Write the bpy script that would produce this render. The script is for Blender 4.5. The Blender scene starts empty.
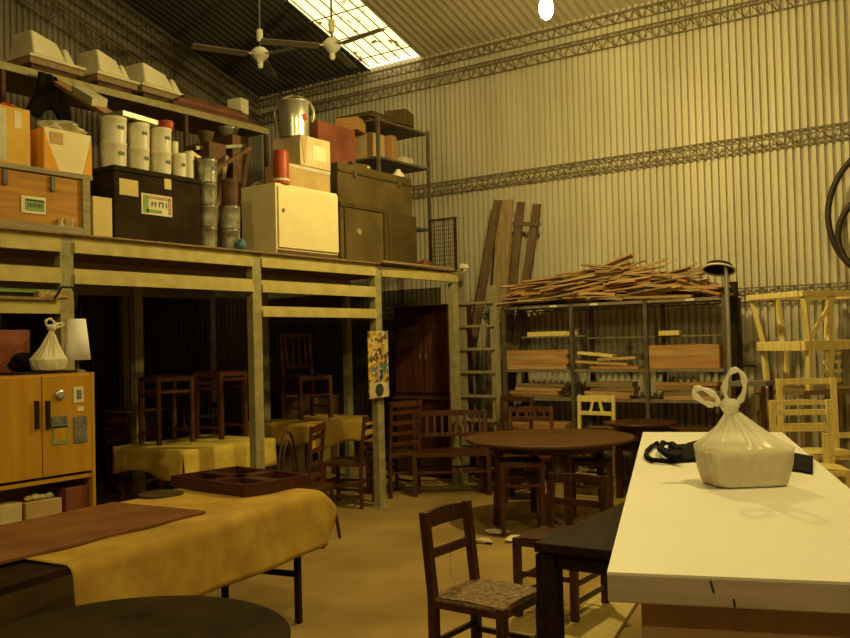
import bpy, bmesh, math, random
from mathutils import Vector, Matrix
R = math.radians
rnd = random.Random(7)
sc = bpy.context.scene
col = sc.collection

# ------------------------------------------------------------------ camera
F_PX, TH = 900.0, R(34.8)
CAM = Vector((0, 0, 1.6))
L = Vector((math.cos(TH), math.sin(TH), 0))
pt = R(1.53)
FW = Vector((-math.sin(TH)*math.cos(pt), math.cos(TH)*math.cos(pt), math.sin(pt)))
UU = L.cross(FW)
ro = R(1.43)
RT = L*math.cos(ro) - UU*math.sin(ro)
UP = L*math.sin(ro) + UU*math.cos(ro)
cd = bpy.data.cameras.new('camera'); cam = bpy.data.objects.new('camera', cd); col.objects.link(cam)
cd.sensor_width = 36; cd.lens = F_PX/850*36; cd.clip_start = .05
m = Matrix((RT, UP, -FW)).transposed().to_4x4(); m.translation = CAM
cam.matrix_world = m
sc.camera = cam

def P(px, py, X=None, Y=None, Z=None, D=None):
    """where the photo's pixel meets a real plane of the hall"""
    d = FW + RT*((px-425)/F_PX) - UP*((py-319)/F_PX)
    if X is not None: t = X/d.x
    elif Y is not None: t = Y/d.y
    elif Z is not None: t = (Z-CAM.z)/d.z
    else: t = D
    return CAM + d*t

# ------------------------------------------------------------------ materials
MC = {}
def mat(name, c, c2=None, rough=.6, metal=0., scale=6., stretch=(1,1,1), bump=0., emit=None, detail=4, spec=.3):
    if name in MC: return MC[name]
    m = bpy.data.materials.new(name); m.use_nodes = True
    nt = m.node_tree; b = nt.nodes['Principled BSDF']
    b.inputs['Roughness'].default_value = rough; b.inputs['Metallic'].default_value = metal
    b.inputs['Specular IOR Level'].default_value = spec
    if c2 is None: c2 = tuple(x*.72 for x in c)
    tc = nt.nodes.new('ShaderNodeTexCoord'); mp = nt.nodes.new('ShaderNodeMapping')
    mp.inputs['Scale'].default_value = stretch
    nz = nt.nodes.new('ShaderNodeTexNoise'); nz.inputs['Scale'].default_value = scale; nz.inputs['Detail'].default_value = detail
    oi = nt.nodes.new('ShaderNodeObjectInfo')
    add = nt.nodes.new('ShaderNodeVectorMath'); add.operation = 'ADD'
    nt.links.new(tc.outputs['Object'], add.inputs[0]); nt.links.new(oi.outputs['Random'], add.inputs[1])
    nt.links.new(add.outputs[0], mp.inputs['Vector']); nt.links.new(mp.outputs[0], nz.inputs['Vector'])
    cr = nt.nodes.new('ShaderNodeValToRGB')
    cr.color_ramp.elements[0].position = .35; cr.color_ramp.elements[1].position = .65
    cr.color_ramp.elements[0].color = (*c2, 1); cr.color_ramp.elements[1].color = (*c, 1)
    nt.links.new(nz.outputs['Fac'], cr.inputs[0]); nt.links.new(cr.outputs[0], b.inputs['Base Color'])
    if bump:
        bp = nt.nodes.new('ShaderNodeBump'); bp.inputs['Strength'].default_value = bump; bp.inputs['Distance'].default_value = .01
        nt.links.new(nz.outputs['Fac'], bp.inputs['Height']); nt.links.new(bp.outputs[0], b.inputs['Normal'])
    if emit:
        b.inputs['Emission Color'].default_value = (*emit[:3], 1); b.inputs['Emission Strength'].default_value = emit[3]
    MC[name] = m
    return m

def wood(name, c, c2, rough=.55, axis=0, scale=3., spec=.3):
    st = [14, 14, 14]; st[axis] = 1.2
    return mat(name, c, c2, rough, 0, scale, tuple(st), .15, spec=spec)

M = dict(
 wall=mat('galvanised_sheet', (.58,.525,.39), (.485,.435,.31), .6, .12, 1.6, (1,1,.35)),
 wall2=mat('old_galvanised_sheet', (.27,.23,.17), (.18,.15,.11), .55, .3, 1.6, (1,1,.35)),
 walld=mat('shade_toned_sheet', (.10,.07,.04), (.05,.035,.02), .7, .1, 1.6, (1,1,.35)),  # dark tone puts the shade under the platform into the lower sheets
 roof=mat('dark_roof_sheet', (.085,.075,.065), (.05,.045,.04), .6, .2, 1.5),
 roof2=mat('pale_roof_sheet', (.46,.39,.27), (.38,.32,.21), .8, 0, 1.2),  # paler sheet colour, right of the skylight
 truss=mat('truss_steel', (.20,.155,.09), (.13,.10,.055), .6, .2, 8),
 concrete=mat('dusty_concrete', (.40,.265,.085), (.26,.165,.05), .85, 0, 1.1, (1,1,1), .25, detail=9),
 beam=mat('olive_beam_paint', (.55,.45,.17), (.43,.35,.12), .5, .1, 9),
 post=mat('olive_post_paint', (.38,.33,.16), (.27,.235,.11), .55, .1, 12),
 deck=wood('deck_boards', (.30,.2,.1), (.2,.13,.07)),
 darkwood=wood('dark_stained_wood', (.075,.026,.010), (.038,.013,.006), .4, 2),
 redwood=wood('red_brown_wood', (.11,.036,.012), (.055,.018,.007), .45, 2),
 blackwood=wood('black_stained_wood', (.034,.018,.008), (.018,.010,.005), .6, 1, spec=.05),
 brownwood=wood('brown_table_wood', (.115,.050,.014), (.07,.029,.009), .55, 0),
 pine=wood('pale_pine', (.78,.62,.24), (.62,.47,.16), .55, 2),
 yellowpine=wood('yellow_pine', (.75,.60,.22), (.62,.47,.15), .55, 2),
 plank=wood('orange_plank', (.46,.24,.085), (.32,.155,.05), .6, 0),
 plank2=wood('tan_plank', (.52,.33,.14), (.36,.21,.085), .65, 0),
 plank3=wood('grey_plank', (.27,.18,.08), (.16,.105,.045), .7, 0),
 plankv=wood('upright_plank', (.34,.235,.12), (.24,.16,.08), .65, 2),
 plankvd=wood('dark_upright_plank', (.16,.10,.055), (.10,.06,.035), .65, 2),
 crate=wood('crate_plywood', (.50,.24,.035), (.34,.15,.02), .6, 1, 2.),
 crate_lid=wood('crate_lid_wood', (.36,.30,.18), (.25,.2,.11), .7, 1),
 orange=wood('orange_veneer', (.55,.29,.03), (.46,.23,.022), .38, 2, 1.5),
 black=mat('black_painted', (.040,.026,.010), (.022,.015,.006), .7, 0, 5, spec=0.06),
 trunk=mat('black_trunk_fibre', (.042,.026,.011), (.024,.015,.007), .8, 0, 5, spec=0.06),
 olive=mat('olive_drab_case', (.125,.088,.032), (.08,.056,.02), .65, 0, 3, spec=0.06),
 olive2=mat('brown_drab_case', (.085,.058,.022), (.055,.037,.014), .65, 0, 3, spec=0.06),
 cream=mat('cream_paint', (.82,.70,.40), (.74,.62,.34), .5, 0, 3),
 creamy=mat('yellowed_board', (.68,.54,.20), (.58,.45,.15), .6, 0, 3),
 white=mat('white_plastic', (.74,.68,.50), (.64,.58,.41), .35, 0, 4),
 tray=mat('ivory_moulding', (.72,.66,.44), (.58,.52,.34), .5, 0, 4),
 card=mat('cardboard', (.50,.34,.15), (.42,.28,.12), .8, 0, 5),
 card2=mat('pale_carton', (.66,.54,.32), (.52,.40,.2), .75, 0, 6),
 cartonY=mat('orange_yellow_carton', (.70,.42,.07), (.6,.34,.05), .7, 0, 5),
 cartonW=mat('white_carton_print', (.80,.70,.45), (.74,.62,.36), .7, 0, 5),
 orangep=mat('orange_print', (.80,.36,.03), (.7,.3,.02), .7, 0, 5),
 tape=mat('packing_tape', (.62,.57,.42), (.5,.45,.3), .3, 0, 12),
 tin=mat('tin_metal', (.42,.40,.30), (.20,.17,.12), .35, .5, 14, (1,1,1)),
 tinlid=mat('dark_tin_rim', (.12,.09,.06), None, .4, .5),
 steel=mat('pot_aluminium', (.70,.69,.60), (.58,.57,.48), .28, .85, 5),
 red=mat('red_plastic', (.42,.06,.02), (.34,.045,.015), .4, 0, 5),
 redmetal=mat('rust_red_paint', (.28,.085,.045), (.18,.055,.03), .6, 0, 4),
 rust=mat('rusty_brown', (.125,.062,.025), (.07,.034,.014), .75, 0, 9),
 rack=mat('grey_rack_steel', (.17,.14,.10), (.10,.08,.06), .5, .4, 9),
 rackwood=mat('rack_shelf', (.25,.20,.14), (.17,.13,.09), .6, .2, 9),
 ladder=wood('weathered_ladder', (.33,.28,.17), (.22,.18,.10), .7, 2),
 cloth=mat('ochre_canvas', (.52,.33,.055), (.37,.22,.035), .92, 0, 5.5, (1,1,1), .5, detail=8),
 cloth2=mat('yellow_cloth', (.68,.50,.10), (.52,.36,.06), .9, 0, 6, (1,1,1), .3),
 board=mat('brown_leather_board', (.24,.098,.030), (.16,.06,.018), .55, 0, 5, (1,1,1), .2, detail=8),
 disc=mat('dark_disc', (.09,.06,.03), (.06,.04,.02), .6, spec=0.06),
 traywood=wood('mahogany_tray', (.09,.028,.018), (.05,.015,.01), .35, 0),
 tabletop=mat('white_laminate', (.84,.80,.72), (.80,.76,.67), .55, 0, 1.5, spec=.25),
 slabedge=wood('whitewashed_edge', (.52,.42,.33), (.40,.31,.23), .6, 0, 2.),
 slabbody=wood('brown_cabinet_side', (.36,.22,.12), (.30,.18,.095), .6, 2, 1.5),
 bag=None, container=mat('foam_container', (.66,.55,.36), (.60,.48,.30), .5),
 blackcloth=mat('black_fabric', (.012,.009,.006), None, .85, 0, 5, spec=0.06),
 rush=None, shade=mat('white_shade_fabric', (.92,.89,.86), (.88,.85,.82), .8),
 bulb=mat('lamp_glass', (1,.9,.6), None, .3, 0, emit=(1,.88,.55,60)),
 fan=mat('fan_enamel', (.22,.19,.13), (.17,.14,.10), .4),
 fanw=mat('fan_white_enamel', (.75,.70,.55), None, .4),
 tyre=mat('dark_bent_wood', (.045,.028,.018), (.03,.018,.012), .5, 0, 5),
 paper=mat('paper', (.75,.68,.5), (.66,.58,.4), .8),
 green=mat('green_print', (.25,.38,.10), None, .6), pink=mat('pink_print', (.55,.30,.20), None, .6),
 greyp=mat('grey_photo', (.22,.21,.17), (.10,.10,.09), .5, 0, 40), ink=mat('ink', (.06,.06,.05), None, .6),
 blue=mat('blue_print', (.10,.22,.26), None, .6), yellow=mat('yellow_print', (.72,.52,.05), None, .6),
 brass=mat('brass', (.6,.5,.3), None, .3, .8),
)
def rush_mat():
    m = mat('rush_weave', (.34,.22,.11), (.12,.07,.035), .85, 0, 42, (1,1,1), .8, detail=3); return m
M['rush'] = rush_mat(); M['rush2'] = mat('dark_rush', (.11,.062,.025), (.06,.032,.013), .85, 0, 42)
def bag_mat():
    m = bpy.data.materials.new('thin_white_plastic'); m.use_nodes = True; nt = m.node_tree
    b = nt.nodes['Principled BSDF']; b.inputs['Base Color'].default_value = (.95,.92,.82,1); b.inputs['Roughness'].default_value = .22
    b.inputs['Alpha'].default_value = .5
    tr = nt.nodes.new('ShaderNodeBsdfTranslucent'); tr.inputs[0].default_value = (.95,.92,.8,1)
    mx = nt.nodes.new('ShaderNodeMixShader'); mx.inputs[0].default_value = .3
    out = nt.nodes['Material Output']
    nt.links.new(b.outputs[0], mx.inputs[1]); nt.links.new(tr.outputs[0], mx.inputs[2]); nt.links.new(mx.outputs[0], out.inputs[0])
    return m
M['bag'] = bag_mat()
def skylight_mat():
    m = bpy.data.materials.new('fibreglass_skylight'); m.use_nodes = True; nt = m.node_tree; nt.nodes.clear()
    out = nt.nodes.new('ShaderNodeOutputMaterial'); tr = nt.nodes.new('ShaderNodeBsdfTransparent')
    df = nt.nodes.new('ShaderNodeBsdfDiffuse'); df.inputs[0].default_value = (.3,.22,.1,1)
    mx = nt.nodes.new('ShaderNodeMixShader')
    tc = nt.nodes.new('ShaderNodeTexCoord'); mp = nt.nodes.new('ShaderNodeMapping'); mp.inputs['Scale'].default_value = (1,1,1)
    nz = nt.nodes.new('ShaderNodeTexNoise'); nz.inputs['Scale'].default_value = 7; nz.inputs['Detail'].default_value = 5
    cr = nt.nodes.new('ShaderNodeValToRGB'); cr.color_ramp.elements[0].position = .57; cr.color_ramp.elements[1].position = .66
    nt.links.new(tc.outputs['Object'], mp.inputs[0]); nt.links.new(mp.outputs[0], nz.inputs[0]); nt.links.new(nz.outputs[0], cr.inputs[0])
    tr.inputs[0].default_value = (.95,.85,.58,1)
    nt.links.new(cr.outputs[0], mx.inputs[0]); nt.links.new(tr.outputs[0], mx.inputs[1]); nt.links.new(df.outputs[0], mx.inputs[2])
    nt.links.new(mx.outputs[0], out.inputs[0]); return m
M['sky'] = skylight_mat()

# ------------------------------------------------------------------ mesh builder
class MB:
    def __init__(s): s.v = []; s.f = []; s.sm = []
    def add(s, vs, fs, smooth=False):
        n = len(s.v); s.v += [tuple(v) for v in vs]
        for f in fs: s.f.append(tuple(i+n for i in f)); s.sm.append(smooth)
        return s
    def box(s, c, d, rot=None):
        x, y, z = d[0]/2, d[1]/2, d[2]/2
        vs = [Vector(p) for p in ((-x,-y,-z),(x,-y,-z),(x,y,-z),(-x,y,-z),(-x,-y,z),(x,-y,z),(x,y,z),(-x,y,z))]
        if rot is not None: vs = [rot @ v for v in vs]
        c = Vector(c)
        return s.add([v+c for v in vs], [(0,3,2,1),(4,5,6,7),(0,1,5,4),(1,2,6,5),(2,3,7,6),(3,0,4,7)])
    def bar(s, p0, p1, w, h, up=(0,0,1)):
        p0, p1 = Vector(p0), Vector(p1); a = (p1-p0).normalized(); up = Vector(up)
        if abs(a.dot(up)) > .98: up = Vector((1,0,0))
        b = up.cross(a).normalized(); c = a.cross(b)
        vs = [p+b*i*w/2+c*j*h/2 for p in (p0, p1) for i, j in ((-1,-1),(1,-1),(1,1),(-1,1))]
        return s.add(vs, [(0,1,2,3),(7,6,5,4),(0,4,5,1),(1,5,6,2),(2,6,7,3),(3,7,4,0)])
    def tube(s, pts, r, n=8, closed=False):
        pts = [Vector(p) for p in pts]; rings = []; N = len(pts)
        rr = r if isinstance(r, (list, tuple)) else [r]*N
        prev = None
        for i, p in enumerate(pts):
            if closed: a = pts[(i+1) % N]-pts[i-1]
            else: a = pts[min(i+1, N-1)]-pts[max(i-1, 0)]
            a.normalize()
            if prev is None:
                u = Vector((0,0,1)) if abs(a.z) < .9 else Vector((1,0,0))
                b = u.cross(a).normalized()
            else: b = (prev - a*prev.dot(a)).normalized()
            prev = b; c = a.cross(b)
            rings.append([p + (b*math.cos(t)+c*math.sin(t))*rr[i] for t in [2*math.pi*k/n for k in range(n)]])
        vs = [v for q in rings for v in q]; fs = []
        for i in range(N if closed else N-1):
            j = (i+1) % N
            for k in range(n): fs.append((i*n+k, i*n+(k+1) % n, j*n+(k+1) % n, j*n+k))
        s.add(vs, fs, True)
        if not closed: s.add(rings[0], [tuple(range(n))[::-1]]); s.add(rings[-1], [tuple(range(n))])
        return s
    def lathe(s, prof, c=(0,0,0), n=24, cap=True):
        c = Vector(c); vs = []; fs = []
        for r, z in prof:
            for k in range(n):
                t = 2*math.pi*k/n; vs.append(c+Vector((r*math.cos(t), r*math.sin(t), z)))
        for i in range(len(prof)-1):
            for k in range(n): fs.append((i*n+k, i*n+(k+1) % n, (i+1)*n+(k+1) % n, (i+1)*n+k))
        s.add(vs, fs, True)
        if cap:
            s.add(vs[:n], [tuple(range(n))[::-1]]); s.add(vs[-n:], [tuple(range(n))])
        return s
    def grid(s, fn, nu, nv, smooth=True):
        vs = [fn(i/nu, j/nv) for i in range(nu+1) for j in range(nv+1)]
        fs = [(i*(nv+1)+j, (i+1)*(nv+1)+j, (i+1)*(nv+1)+j+1, i*(nv+1)+j+1) for i in range(nu) for j in range(nv)]
        return s.add(vs, fs, smooth)
    def build(s, name, material, parent=None, loc=(0,0,0), rz=0, bevel=0, solid=0):
        me = bpy.data.meshes.new(name); me.from_pydata(s.v, [], s.f); me.materials.append(material)
        me.polygons.foreach_set('use_smooth', s.sm); me.update()
        o = bpy.data.objects.new(name, me); col.objects.link(o)
        if parent is not None: o.parent = parent
        o.location = loc; o.rotation_euler = (0, 0, rz)
        if solid:
            q = o.modifiers.new('s', 'SOLIDIFY'); q.thickness = solid
        if bevel:
            q = o.modifiers.new('b', 'BEVEL'); q.width = bevel; q.segments = 2; q.limit_method = 'ANGLE'
        return o

def tag(o, label=None, cat=None, group=None, kind=None):
    if label: o['label'] = label
    if cat: o['category'] = cat
    if group: o['group'] = group
    if kind: o['kind'] = kind
    return o
def thing(name, label, cat, loc=(0,0,0), rz=0, group=None, rot=None):
    o = bpy.data.objects.new(name, None); col.objects.link(o); o.empty_display_size = .1
    o.location = loc; o.rotation_euler = rot if rot else (0, 0, rz)
    return tag(o, label, cat, group)
def kids(o): return [c for c in col.objects if c.parent == o]
def copy_tree(o, parent=None):
    c = o.copy(); col.objects.link(c); c.parent = parent
    for ch in kids(o): copy_tree(ch, c)
    return c
def struct(o): o['kind'] = 'structure'; return o
def dup(src, loc, rot, label, group=None, scale=None):
    c = copy_tree(src); c.location = loc; c.rotation_euler = rot if hasattr(rot, '__len__') else (0, 0, rot)
    if scale: c.scale = scale
    c['label'] = label
    if group: c['group'] = group
    return c

# ------------------------------------------------------------------ the hall
D, W, EAVE, SL, RIDGE_Y = 9.7, 9.67, 5.35, .30, 1.2
XR, YF = 6.5, -5.5
def corrugated(pos, a0, a1, z0, z1fn, pitch=.076, amp=.021):
    """vertical sheet: flat crowns, narrow rounded valleys"""
    mb = MB(); n = int((a1-a0)/pitch); prof = ((0,1),(.50,1),(.58,-.7),(.66,-1),(.78,-1),(.88,-.5))
    us = []
    for i in range(n):
        for t, h in prof: us.append((a0+(i+t)*pitch, h*amp))
    us.append((a0+n*pitch, amp))
    vs = []
    for a, h in us:
        vs.append(pos(a, h, z0)); vs.append(pos(a, h, z1fn(a)))
    mb.add(vs, [(2*i, 2*i+2, 2*i+3, 2*i+1) for i in range(len(us)-1)], False)
    return mb
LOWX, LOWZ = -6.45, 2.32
def gable(y):
    return EAVE + SL*(D-y) if y > RIDGE_Y else EAVE + SL*(D-RIDGE_Y) - SL*(RIDGE_Y-y)
bk = lambda a, h, z: (a, D+.02-h, z)
corr_n = int((LOWX+W+.08)/.076)*.076 - W - .08
struct(corrugated(bk, -W-.08, corr_n, LOWZ, lambda a: EAVE+.05).build('wall_back', M['wall']))
struct(corrugated(bk, corr_n, XR, 0, lambda a: EAVE+.05).build('wall_back', M['wall']))
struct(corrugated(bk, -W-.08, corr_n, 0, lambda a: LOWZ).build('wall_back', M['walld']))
lf = lambda a, h, z: (-W-.02+h, a, z)
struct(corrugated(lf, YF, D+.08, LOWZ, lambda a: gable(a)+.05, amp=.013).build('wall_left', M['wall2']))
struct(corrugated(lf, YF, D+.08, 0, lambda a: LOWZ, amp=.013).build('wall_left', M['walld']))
struct(corrugated(lambda a, h, z: (XR+.02-h, a, z), YF, D, 0, gable, pitch=.3).build('wall_right', M['wall2']))
struct(corrugated(lambda a, h, z: (a, YF-.02+h, z), -W, XR, 0, lambda a: gable(YF), pitch=.3).build('wall_front', M['wall2']))
struct(MB().box((-1.5,2.1,-.05),(17,16,.1)).build('floor', M['concrete']))
SKX0, SKX1 = P(370,70,Y=D).x, P(421,58,Y=D).x
SKY0, SKY1 = 4.4, D-.12
def roof_part(x0, x1, yA, yB, m, name, pitch=.11, amp=.016):
    mb = MB(); n = max(1, int(round((x1-x0)/pitch))); p = (x1-x0)/n; vs = []
    for i in range(n*4+1):
        x = x0+i*p/4; h = amp*(0,1,0,-1)[i % 4]
        for y in (yA, yB): vs.append((x, y, gable(y)+h+.02))
    mb.add(vs, [(2*i, 2*i+1, 2*i+3, 2*i+2) for i in range(n*4)])
    return struct(mb.build(name, m))
roof_part(-W-.1, SKX0, RIDGE_Y, D+.1, M['roof'], 'ceiling')
roof_part(SKX1, XR+.1, RIDGE_Y, D+.1, M['roof2'], 'ceiling', .11, .007)
roof_part(SKX0, SKX1, RIDGE_Y, SKY0, M['roof'], 'ceiling')
roof_part(-W-.1, XR+.1, YF-.1, RIDGE_Y, M['roof'], 'ceiling', .3)
roof_part(SKX0, SKX1, SKY0, SKY1, M['sky'], 'window_1', .10)
# roof purlins crossing the skylight + eave plate
mb = MB()
for k in range(6):
    y = D-.3-k*.45
    mb.bar((SKX0-.05, y, gable(y)-.01), (SKX1+.05, y, gable(y)-.01), .012, .012)
for k in range(5):
    x = SKX0+(k+.5)*(SKX1-SKX0)/5
    mb.bar((x, SKY0, gable(SKY0)-.015), (x, SKY1, gable(SKY1)-.015), .012, .012)
struct(mb.build('trim_1', M['truss']))
def lattice(p0, p1, h, off, name, step=.16, r=.007, chord=.015):
    """open-web purlin: two chords and zig-zag rods"""
    p0, p1, off = Vector(p0), Vector(p1), Vector(off); mb = MB()
    u = Vector((0,0,h)); n = int((p1-p0).length/step)
    mb.bar(p0, p1, chord, chord); mb.bar(p0+u, p1+u, chord, chord); mb.bar(p0+off+u*.5, p1+off+u*.5, chord, chord)
    for i in range(n):
        a = p0+(p1-p0)*(i/n); b = p0+(p1-p0)*((i+.5)/n); c = p0+(p1-p0)*((i+1)/n)
        mb.bar(a, b+u, r, r); mb.bar(b+u, c, r, r)
        mb.bar(a+off+u*.5, b+u, r, r); mb.bar(b+off+u*.5, c, r, r)
    return struct(mb.build(name, M['truss']))
PY = D-.05
for i, (z0, h, xa) in enumerate(((1.94,.15,-9.6), (3.52,.15,-9.6), (4.93,.16,-9.6), (5.19,.12,-9.6))):
    lattice((xa, PY, z0), (XR, PY, z0), h, (0,-.12,0), 'trim_%d' % (i+2))
for i, dz in enumerate((.28, .02)):
    lattice((-W+.06, D-.1, gable(D)-dz-.16), (-W+.06, RIDGE_Y, gable(RIDGE_Y)-dz-.16), .14, (.12,0,0), 'trim_%d' % (i+6))
lattice((-W+.08, D-.6, gable(D)-.80), (-W+.08, 3.5, gable(3.5)-.80), .30, (.14,0,0), 'trim_8', .3, .012, .02)
for k, yy in enumerate((6.9, 5.0)):
    mb = MB(); mb.bar((-W, yy, gable(yy)-.05), (XR, yy, gable(yy)-.05), .05, .07); struct(mb.build('trim_%d' % (9+k), M['truss']))

# ------------------------------------------------------------------ mezzanine rack
MX = -5.4; DK = 2.40
YA, YB, YC, YE = 3.6, 5.37, 7.02, 8.43
mz = thing('mezzanine_rack', 'olive steel storage platform of posts and beams carrying crates and buckets', 'storage rack')
for y in (-.2, YA-1.75, YA, YB, YC, YE):
    for x, w in ((MX-.05, .10), (-7.0, .09), (-9.4, .09)):
        ztop = DK-.012 if y != YE or x < -6 else DK-.14
        o = MB()
        o.box((x, y, ztop/2), (.035, w, ztop)); o.box((x-.02, y-w/2+.008, ztop/2), (.07, .014, ztop)); o.box((x-.02, y+w/2-.008, ztop/2), (.07, .014, ztop))
        o.box((x-.02, y, .006), (.14, .16, .012))
        if x > -6:
            for k in range(18): o.box((x+.0185, y-.018, .2+k*.12), (.003, .012, .03)); o.box((x+.0185, y+.018, .2+k*.12), (.003, .012, .03))
        o.build('post', M['post'], mz)
def beam(y0, y1, z0, z1, x=MX-.04):
    o = MB(); h = z1-z0
    o.box((x, (y0+y1)/2, z0+h*.32), (.05, y1-y0, h*.62)); o.box((x-.008, (y0+y1)/2, z0+h*.8), (.034, y1-y0, h*.4))
    o.build('beam', M['beam'], mz)
ys = [-.2, YA-1.75, YA, YB, YC]
for a, b in zip(ys[:-1], ys[1:]):
    beam(a+.05, b-.05, 2.27, 2.39); beam(a+.05, b-.05, 2.06, 2.165)
for a, b in ((-.2, YA-1.75), (YA-1.75, YA), (YB, YC)): beam(a+.05, b-.05, 1.855, 1.945)
beam(YC+.05, YE+.03, 2.27, 2.37)
for x in (-7.0, -9.4):
    beam(-.2, YE, 2.27, 2.385, x)
o = MB()
y = -.25
k = 0
while y < YE:
    w = .19; o.box((-7.52, y+w/2, DK-.006-.001*(k % 2)), (4.26, w-.006, .012)); y += w; k += 1
o.build('deck', M['deck'], mz)
for z0, y0, y1 in ((2.17, YA+.05, YB-.05), (1.95, YA-1.7, YA-.05)):
    pass
# ------------------------------------------------------------------ helpers for boxes standing on planes
def fr(px0, px1, pyt, X, base):
    """y0, y1, height of a front face lying in plane X between two pixel columns, top at pyt"""
    pm = (px0+px1)/2
    y0 = P(px0, pyt, X=X).y; y1 = P(px1, pyt, X=X).y
    return y0, y1, P(pm, pyt, X=X).z-base
SX = -5.52
# big wooden crate
y0, y1, h = fr(-40, 88, 171, SX, DK)
cr = thing('wooden_crate', 'large orange plywood crate with white sticker at the left end of the platform', 'crate', (SX, (y0+y1)/2, DK))
wd = y1-y0
MB().box((-.35,0,h/2),(.7,wd,h)).build('body', M['crate'], cr, bevel=.006)
mb = MB(); mb.box((-.35,0,h+.018),(.74,wd+.05,.036)); mb.build('lid', M['crate_lid'], cr, bevel=.004)
mb = MB()
for yy in (-wd/2+.03, wd/2-.03): mb.box((.012, yy, h/2), (.024, .06, h))
mb.box((.012,0,.03),(.02,wd-.12,.06)); mb.build('batten', M['crate_lid'], cr, bevel=.003)
for q_ in (.28,.62): MB().box((.012, wd/2-q_, h-.06), (.014, .03, .1)).build('hinge', M['rack'], cr)
c0 = P(34, 205, X=SX+.01)-Vector(cr.location)
st = MB().box((.004, c0.y, c0.z), (.006, .175, .115)).build('sticker', M['paper'], cr)
mb = MB(); mb.box((.009, c0.y+.008, c0.z), (.004, .135, .075)); mb.build('sticker_panel', M['green'], st)
mb = MB(); mb.box((.012, c0.y+.008, c0.z+.03), (.003, .13, .012)); 
for k in range(7): mb.box((.012, c0.y-.04+k*.016, c0.z-.002), (.003, .006, .022+.006*(k % 2)))
mb.build('sticker_print', M['ink'], st)
mb = MB(); mb.grid(lambda u, v: Vector((.012+.03*math.sin(u*9)*v, P(63,230,X=SX).y-cr.location.y-.05+u*.12, .02+v*.11*(1-.5*abs(u-.5)))), 10, 5); mb.build('torn_paper', M['card2'], cr, solid=.002)

def carton(name, label, px0, px1, pyt, base, X=SX, depth=.4, m=M['card'], group=None, cat='box', rz=0):
    y0, y1, h = fr(px0, px1, pyt, X, base)
    t = thing(name, label, cat, (X-depth/2, (y0+y1)/2, base), rz, group)
    MB().box((0,0,h/2),(depth,y1-y0,h)).build('body', m, t, bevel=.005)
    return t, depth, y1-y0, h
CT = DK+h+.036
t, d, w, hh = carton('cardboard_box', 'tall orange-yellow carton with clear tape, at left on the big crate', -30, 30, 104, CT, SX-.02, .45, M['cartonY'])
TALL = hh
MB().box((.226, -.02, hh*.5), (.003, .11, hh*.9)).build('tape_strip', M['tape'], t)
MB().box((.226, w/2-.09, hh-.08), (.004, .05, .12)).build('label', M['paper'], t)
MB().box((0,0,hh+.001),(.43,.05,.004)).build('top_tape', M['tape'], t)
t, d, w, hh = carton('cardboard_box', 'white and orange carton beside the tall yellow carton, on the crate', 44, 91, 131, CT, SX-.02, .3, M['cartonW'])
mb = MB()
for s_, w0, w1 in ((-1,.05,.11), (1,.03,.07)):
    a = s_*w/2; mb.add([(.152,a,0),(.152,a-s_*w1,0),(.152,a-s_*w0*.4,hh*.72),(.152,a,hh*.95),(.154,a,0),(.154,a-s_*w1,0),(.154,a-s_*w0*.4,hh*.72),(.154,a,hh*.95)],
      [(4,5,6,7) if s_ < 0 else (7,6,5,4), (0,1,2,3), (0,1,5,4),(1,2,6,5),(2,3,7,6),(3,0,4,7)])
    mb.build('orange_stripe', M['orangep'], t); mb = MB()
MB().box((.1525, -w*.25, hh*.78), (.003, w*.27, hh*.27)).build('printed_panel', M['card'], t)
MB().box((.0,-w/2-.001,hh/2),(.28,.003,hh*.96)).build('orange_side', M['orangep'], t)
CW = CT+hh
# crumpled plastic on carton
def blob(name, label, cat, c, s, m, seed=0, amp=.25, parent=None):
    r_ = random.Random(seed); ph = [r_.uniform(0,6) for _ in range(6)]
    def fn(u, v):
        t = u*2*math.pi; p = v*math.pi
        r = 1+amp*(math.sin(3*t+ph[0])*math.sin(2*p+ph[1])+.5*math.sin(7*t+ph[2]+3*p)+.4*math.cos(5*p+ph[3]+2*t))*math.sin(p)
        return Vector((s[0]*r*math.sin(p)*math.cos(t), s[1]*r*math.sin(p)*math.sin(t), s[2]*(1-math.cos(p)*(1 if p > 1.5 else .98))*(.9+.1*r)))
    def fn2(u, v):
        q = fn(u, v); return q
    o = MB().grid(fn2, 28, 14).build(name, m, parent, c)
    if parent is None: tag(o, label, cat)
    return o
a = P(60,130,X=SX-.17); blob('plastic_bag', 'crumpled clear plastic bag lying on the white and orange carton', 'bag', (a.x, a.y, CW), (.12,.15,.05), M['tape'], 3, .3)
# dark hanging things / clutter behind (coat, orange thing)
def sag(name, label, cat, a, b, drop, wd_, m, seed):
    pass
COAT = 1
t1 = P(5,103,X=SX-.25)
tag(blob('orange_rag', '', '', (SX-.25, t1.y, CT+TALL), (.08,.08,.04), M['red'], 9, .35), 'crumpled orange-red rag on top of the tall yellow carton', 'rag')

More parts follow.
